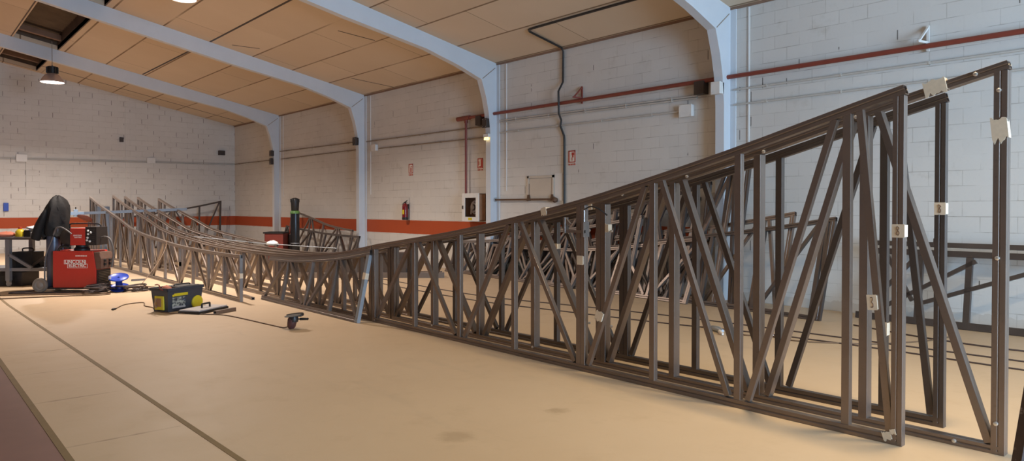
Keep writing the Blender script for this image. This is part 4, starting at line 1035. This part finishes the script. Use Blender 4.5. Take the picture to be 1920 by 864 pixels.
# angle grinder standing on its tail with cord
GR = thing('angle_grinder', (3.78, 8.45, 0), -AL, 'large angle grinder standing on its handle, disc up', 'angle grinder')
m = MB(); m.tube([(-.03, 0, .002), (-.028, 0, .03), (-.022, 0, .07), (-.012, 0, .115), (-.005, 0, .135)], [.032, .052, .056, .060, .052], 18); m.build('motor_body', M['grinder'], GR, smooth=50)
m = MB(); m.tube([(.0, .0, .09), (.002, 0, .125), (.004, 0, .158), (.004, 0, .165)], [.056, .060, .050, .03], 18); m.build('gear_head', M['dark_metal'], GR, smooth=50)
m = MB(); mt = Matrix.Translation((.004, 0, .172)) @ Matrix.Rotation(R(-6), 4, 'Y') @ Matrix.Rotation(R(1), 4, 'X')
m.lathe([(0, .004), (.03, .004), (.10, .0), (.115, -.004), (.115, -.008), (.03, -.003), (0, -.003)], 36, mt); m.build('grinding_disc', M['disc'], GR, smooth=40)
m = MB(); mt2 = mt
pts = []
for k in range(15):
    t = R(-30)+R(185)*k/14; pts.append(t)
vs = []; fs = []
for t in pts:
    for r, z in ((.02, -.020), (.118, -.020), (.122, -.014), (.122, .010)): vs.append(mt @ Vector((r*math.cos(t), r*math.sin(t), z)))
for k in range(14):
    for q in range(3): fs.append((4*k+q, 4*k+4+q, 4*k+5+q, 4*k+1+q))
m.add(vs, fs); gd = m.build('guard', M['dark_metal'], GR, smooth=40); sm = gd.modifiers.new('s', 'SOLIDIFY'); sm.thickness = .003
m = MB(); m.tube([(.04, 0, .122), (.075, 0, .122), (.08, 0, .122), (.185, 0, .124), (.188, 0, .124)], [.007, .008, .016, .015, .010], 12); m.build('side_handle', M['black'], GR, smooth=40)
m = MB(); gp = Vector((3.78, 8.45, 0)); 
def gl(x, y, z):
    d = Vector((x, y, z))-gp; return (d.dot(e1), d.dot(e2), d.z)
m.tube(smooth_path([(-.035, 0, .04), gl(3.70, 8.50, .02), gl(3.69, 8.62, .008), gl(3.65, 9.0, .008), gl(3.58, 9.7, .008), gl(3.50, 10.15, .008), gl(3.32, 10.40, .008), gl(3.18, 10.60, .008), gl(3.0, 10.8, .008), gl(2.90, 11.2, .008), gl(2.96, 11.6, .008), gl(2.92, 11.9, .008), gl(3.0, 12.32, .008), gl(2.75, 12.28, .008), gl(2.56, 11.95, .008), gl(2.49, 11.78, .012)], 7), .0075, 7); m.build('power_cord', M['cable'], GR, smooth=60)
m = MB(); m.tube([gl(2.50, 11.79, .014), gl(2.46, 11.75, .014), gl(2.44, 11.73, .014)], [.010, .017, .015], 10); m.tube([gl(2.445, 11.735, .014), gl(2.42, 11.71, .014)], .004, 6); m.build('plug', M['black'], GR, smooth=40)

# ------------------------------------------------------------------ black gas bottle and crate beyond the trusses
o = thing('gas_bottle', (8.15, 18.1, 0), 0, 'tall black gas bottle with green collar beyond the trusses', 'gas bottle')
m = MB(); m.lathe([(0, 0), (.108, 0), (.118, .02), (.118, 1.34), (.112, 1.39)], 30); m.build('cylinder', M['bottle'], o, smooth=45)
m = MB(); m.lathe([(.125, 1.36), (.127, 1.37), (.122, 1.42), (.10, 1.44), (.0, 1.44)], 30); m.build('collar', M['green'], o, smooth=45)
m = MB(); m.lathe([(.085, 1.43), (.098, 1.45), (.112, 1.66), (.112, 1.73), (.098, 1.76), (.06, 1.78), (.03, 1.79), (0, 1.79)], 24)
for k in range(8):
    a = 2*PI*k/8; m.cbox((.11*math.cos(a), .11*math.sin(a), 1.71), (.03, .02, .09), rot=(0, 0, a))
m.build('valve_guard', M['black'], o, smooth=35)
m = MB(); m.lathe([(.120, .55), (.122, .555), (.122, .575), (.120, .58)], 30); m.build('strap', M['bench_leg'], o, smooth=45)
o = thing('metal_crate', tuple(at(8.15, 18.1, -.52, .1, 0)), -AL, 'open oxide-red metal crate left of the tall black gas bottle', 'crate')
m = MB(); t = .012
for a in ((-.25, .25, -.25, -.25+t), (-.25, .25, .25-t, .25), (-.25, -.25+t, -.25, .25), (.25-t, .25, -.25, .25)): m.box(*a, .10, .84)
m.box(-.25, .25, -.25, .25, .10, .12); m.build('body', M['maroon_crate'], o)
m = MB()
for a in ((-.28, .28, -.28, -.24), (-.28, .28, .24, .28), (-.28, -.24, -.28, .28), (.24, .28, -.28, .28)): m.box(*a, .83, .87)
m.build('rim', M['black'], o)
for x in (-.2, .2):
    for y in (-.2, .2):
        m = MB(); m.lathe([(0, -.02), (.045, -.02), (.05, 0), (.045, .02), (0, .02)], 14, Matrix.Translation((x, y, .05)) @ Matrix.Rotation(PI/2, 4, 'X')); m.build('caster', M['black'], o)
o = thing('equipment_cart', tuple(at(8.15, 18.1, -.10, .34, 0)), -AL, 'dark cart with pale cloth between the red crate and the black bottle', 'cart')
m = MB(); m.box(-.16, .06, -.1, .2, .1, .80); m.build('case', M['dark_metal'], o, bevel=.01)
m = MB(); m.tube(smooth_path([(-.14, -.05, .80), (-.12, -.05, 1.0), (-.06, -.05, 1.22), (.0, -.05, 1.24), (.02, -.05, 1.0), (.03, -.05, .80)], 5), .018, 8); m.build('handle', M['maroon_crate'], o, smooth=50)
for x in (-.12, .02):
    for y in (-.05, .15):
        m = MB(); m.lathe([(0, -.02), (.045, -.02), (.05, 0), (.045, .02), (0, .02)], 14, Matrix.Translation((x, y, .05)) @ Matrix.Rotation(PI/2, 4, 'X')); m.build('caster', M['black'], o)
# ------------------------------------------------------------------ odds and ends
# pale steel bar across the left-hand trusses with a glove hung on it
o = tag(MB().hollow([(0, 0, 0), (2.75, .0, .11)], .07, .05, (0, 1, 0)).build('steel_bar', M['blue_sheet']), 'pale steel bar passed through the left-hand trusses behind the welding machine', 'steel bar'); o.location = (3.46, 20.85, 1.37)
CL = thing('bar_clamp', (3.52, 20.80, 1.37), 0, 'small clamp gripping the left end of the pale steel bar', 'clamp')
m = MB(); m.box(-.05, .05, -.02, .02, -.08, .11); m.box(-.20, .18, -.05, -.02, -.04, .05); m.build('jaw', M['galv'], CL, bevel=.006)
m = MB(); m.tube([(0, 0, .10), (0, 0, .17)], .012, 8); m.build('screw', M['dark_metal'], CL)
GV = thing('leather_glove', (3.68, 20.72, 1.31), 0, 'red-brown leather gloves hanging from the clamp on the pale bar', 'gloves'); GV.scale = (.85, .85, .72)
m = MB()
m.tube([(-.16, 0, .02), (-.06, 0, -.02), (.06, 0, -.08), (.17, 0, -.14), (.22, 0, -.17)], [.035, .085, .095, .075, .03], 12); m.build('palm', M['glove'], GV, smooth=60)
for k, (x, z, dx) in enumerate(((-.02, -.10, .03), (.05, -.14, .04), (.11, -.17, .05), (.16, -.19, .07))):
    m = MB(); m.tube([(x, 0, z+.04), (x+dx*.5, 0, z-.02), (x+dx, 0, z-.06)], [.028, .026, .016], 8); m.build('finger', M['glove'], GV, smooth=60)
# sheet panels propped at the left end of the row
def sheet(label, x0, x1, y, z0, z1, rx, mat, grp):
    o = thing('sheet_panel', (x0, y, z0), 0, label, 'sheet', grp, rx=rx)
    m = MB(); m.box(0, x1-x0, 0, .004, 0, z1-z0); m.build('sheet', M[mat], o)
    m = MB(); m.box(0, x1-x0, .004, .03, z1-z0-.02, z1-z0); m.box(0, .02, .004, .03, 0, z1-z0); m.build('folded_edge', M[mat], o)
sheet('pale blue sheet panel propped at the left end of the truss row', 4.30, 4.58, 22.35, 0, 1.50, R(-3), 'blue_sheet', 'sheet panels')
sheet('pale blue sheet panel standing behind the first one, further back', 4.42, 4.82, 23.3, 0, 1.56, R(-3), 'blue_sheet', 'sheet panels')
# F clamp on the joint post of the front truss
FC = thing('f_clamp', (4.790, 4.56, 1.30), PI/2, 'steel clamp holding the joint posts of the front truss', 'clamp')
m = MB(); m.bar((-.16, .03, .0), (.10, .03, .0), .028, .014, (0, 1, 0)); m.build('rail', M['steel_l'], FC)
m = MB(); m.box(.075, .10, -.0, .05, -.02, .13); m.bar((.09, .035, .12), (.02, .035, .06), .03, .02); m.build('fixed_jaw', M['steel_l'], FC, bevel=.003)
m = MB(); m.box(-.16, -.135, -.03, .05, -.05, .09); m.tube([(-.15, .03, .08), (-.15, .03, .20)], .008, 8); m.tube([(-.17, .03, .20), (-.13, .03, .20)], .006, 8); m.build('sliding_jaw', M['steel_l'], FC)
m = MB(); m.tube(smooth_path([(-.15, .03, .20), (-.22, .02, .23), (-.30, .0, .21), (-.36, -.05, .15)], 5), .007, 6); m.build('wire', M['black'], FC, smooth=50)
# cables over the floor behind the trusses
floor_cable('upper of two dark cables crossing the floor behind the right-hand trusses', [(7.9, 14.2), (7.75, 12.2), (7.59, 9.45), (7.9, 7.6), (8.17, 5.99), (8.25, 4.9), (8.30, 3.6), (8.35, 1.8), (8.5, -.5)], .008, 'cable_d')
floor_cable('lower of two dark cables crossing the floor behind the right-hand trusses', [(7.5, 13.6), (7.25, 11.3), (7.15, 8.91), (7.35, 7.3), (7.60, 5.58), (7.85, 4.4), (7.95, 3.0), (7.91, 1.77), (8.0, -.5)], .008, 'cable_d')
floor_cable('thin brown cable with loops on the floor behind the third truss', [(7.6, 5.0), (7.75, 4.75), (7.6, 4.45), (7.75, 4.2), (7.7, 3.9), (7.85, 3.6), (8.2, 3.2), (8.8, 2.9), (9.3, 2.8)], .008, 'cable')
floor_cable('long thin cable near the wall at the foot of the pile', [(9.3, 3.9), (9.0, 2.9), (8.95, 2.0), (9.2, 1.2), (9.0, .2)], .009, 'cable_d')
GP = thing('ground_clamp', (7.578, 4.82, 0), R(60), 'grey welding ground clamp lying on the floor behind the trusses', 'clamp')
m = MB(); m.tube([(-.16, 0, .035), (-.05, 0, .04), (.05, 0, .035), (.16, -.02, .03)], [.02, .036, .032, .02], 10); m.build('jaw', M['galv'], GP, smooth=50)
m = MB(); m.tube([(-.14, .03, .03), (-.20, .05, .03), (-.26, .05, .02)], [.02, .022, .014], 10); m.build('grip', M['white_cloth'], GP, smooth=50)
CN = thing('cable_connector', (7.75, 4.22, 0), R(75), 'pale cable connector lying on the thin brown cable', 'connector')
m = MB(); m.tube([(-.06, 0, .02), (0, 0, .022), (.06, 0, .02)], [.014, .02, .014], 10); m.build('body', M['white_cloth'], CN, smooth=50)
m = MB(); m.tube([(.05, 0, .018), (.10, .01, .014)], .008, 8); m.build('cord', M['cable'], CN, smooth=50)
m = MB(); m.tube([(-.05, 0, .018), (-.12, 0, .014)], .008, 8); m.build('cord', M['cable'], CN, smooth=50)
# pale rod and cloth on the curved chords
o = tag(MB().tube([(0, 0, 0), (.55, -2.4, -.075), (1.05, -4.4, -.10)], .009, 8).build('thin_rod', M['galv'], smooth=60), 'thin pale rod lying across the curved top chords', 'rod'); o.location = (4.85, 15.8, .90)
CLT = blob('white_cloth', (5.97, 14.35, .735), (.14, .20, .10), M['white_cloth'], 'crumpled white cloth on the end of the rearmost truss', 'cloth', seed=9)
# dark trestle leg at the lower right corner
tp = e1*1.622 + e2*2.40
TR = thing('trestle', (tp.x, tp.y, 0), -AL, 'dark plaster-spotted timber trestle at the lower right corner', 'trestle')
for y in (0., -.70):
    for x0, x1 in ((.05, .215), (.62, .455)):
        m = MB(); m.bar((x0, y, 0), (x1, y, 1.04), .10, .045, (0, 1, 0)); m.build('leg', M['board'], TR)
m = MB(); m.box(.26, .41, -.84, .12, .99, 1.08); m.build('top_beam', M['board'], TR)

# ------------------------------------------------------------------ light
def area(name, loc, rot, size, power, col, shape='DISK', size_y=None, spread=180):
    l = bpy.data.lights.new(name, 'AREA'); l.shape = shape; l.size = size
    if size_y: l.size_y = size_y
    l.energy = power; l.color = col; l.spread = R(spread)
    o = bpy.data.objects.new(name, l); C.objects.link(o); o.location = loc; o.rotation_euler = rot
    return o
LAMP_COL = (1., .73, .46)
for i, (x, y, z, p, col, sp) in enumerate(((3.45, 23.6, 5.03, 400, (1., .88, .80), 150), (-3.5, 23.4, 5.1, 330, (1., .88, .80), 150), (4.36, 14.75, 5.59, 500, (1., .87, .77), 135), (4.9, 8.6, 5.37, 55, LAMP_COL, 150),
                                     (5.2, 1.6, 5.3, 140, (1., .77, .46), 130), (4.4, -3.4, 5.47, 50, (1., .74, .46), 140), (-8., 16., 5.3, 240, LAMP_COL, 150), (-8., 6., 5.3, 140, LAMP_COL, 150))):
    area('lamp_light', (x, y, z), (0, 0, 0), .44, p, col, spread=sp)
# daylight through the open gate in the near end wall
area('gate_daylight', ((DOOR[0]+DOOR[1])/2, NEAR-.1, DOOR[2]/2), (R(-90), 0, R(180)), DOOR[1]-DOOR[0], 2000, (.47, .71, 1.), 'RECTANGLE', DOOR[2])
w = bpy.data.worlds.new('World'); bpy.context.scene.world = w; w.use_nodes = True
w.node_tree.nodes['Background'].inputs[0].default_value = (.62, .78, 1., 1); w.node_tree.nodes['Background'].inputs[1].default_value = .6

# ------------------------------------------------------------------ camera
cd = bpy.data.cameras.new('Camera'); cam = bpy.data.objects.new('Camera', cd); C.objects.link(cam)
TH = R(.8); F = 1322.
cam.location = (0, 0, 1.519)
fwd = Vector((SA*math.cos(TH), CA*math.cos(TH), -math.sin(TH))); right = Vector((CA, -SA, 0)); up = right.cross(fwd)
mw = Matrix((( right.x, up.x, -fwd.x, 0), (right.y, up.y, -fwd.y, 0), (right.z, up.z, -fwd.z, 0), (0, 0, 0, 1)))
cam.rotation_euler = mw.to_euler()
cd.sensor_fit = 'HORIZONTAL'; cd.sensor_width = 36; cd.lens = 36*F/1920
cd.shift_y = -(432-(389.4+F*math.tan(TH)))/1920
cd.clip_start = .05; cd.clip_end = 200
sc = bpy.context.scene; sc.camera = cam
sc.view_settings.view_transform = 'Standard'; sc.view_settings.look = 'None'
sc.view_settings.gamma = 1; sc.view_settings.use_curve_mapping = False
sc.view_settings.exposure = -.15
sc.cycles.use_denoising = True
sc.cycles.max_bounces = 8; sc.cycles.diffuse_bounces = 5; sc.cycles.sample_clamp_indirect = 6
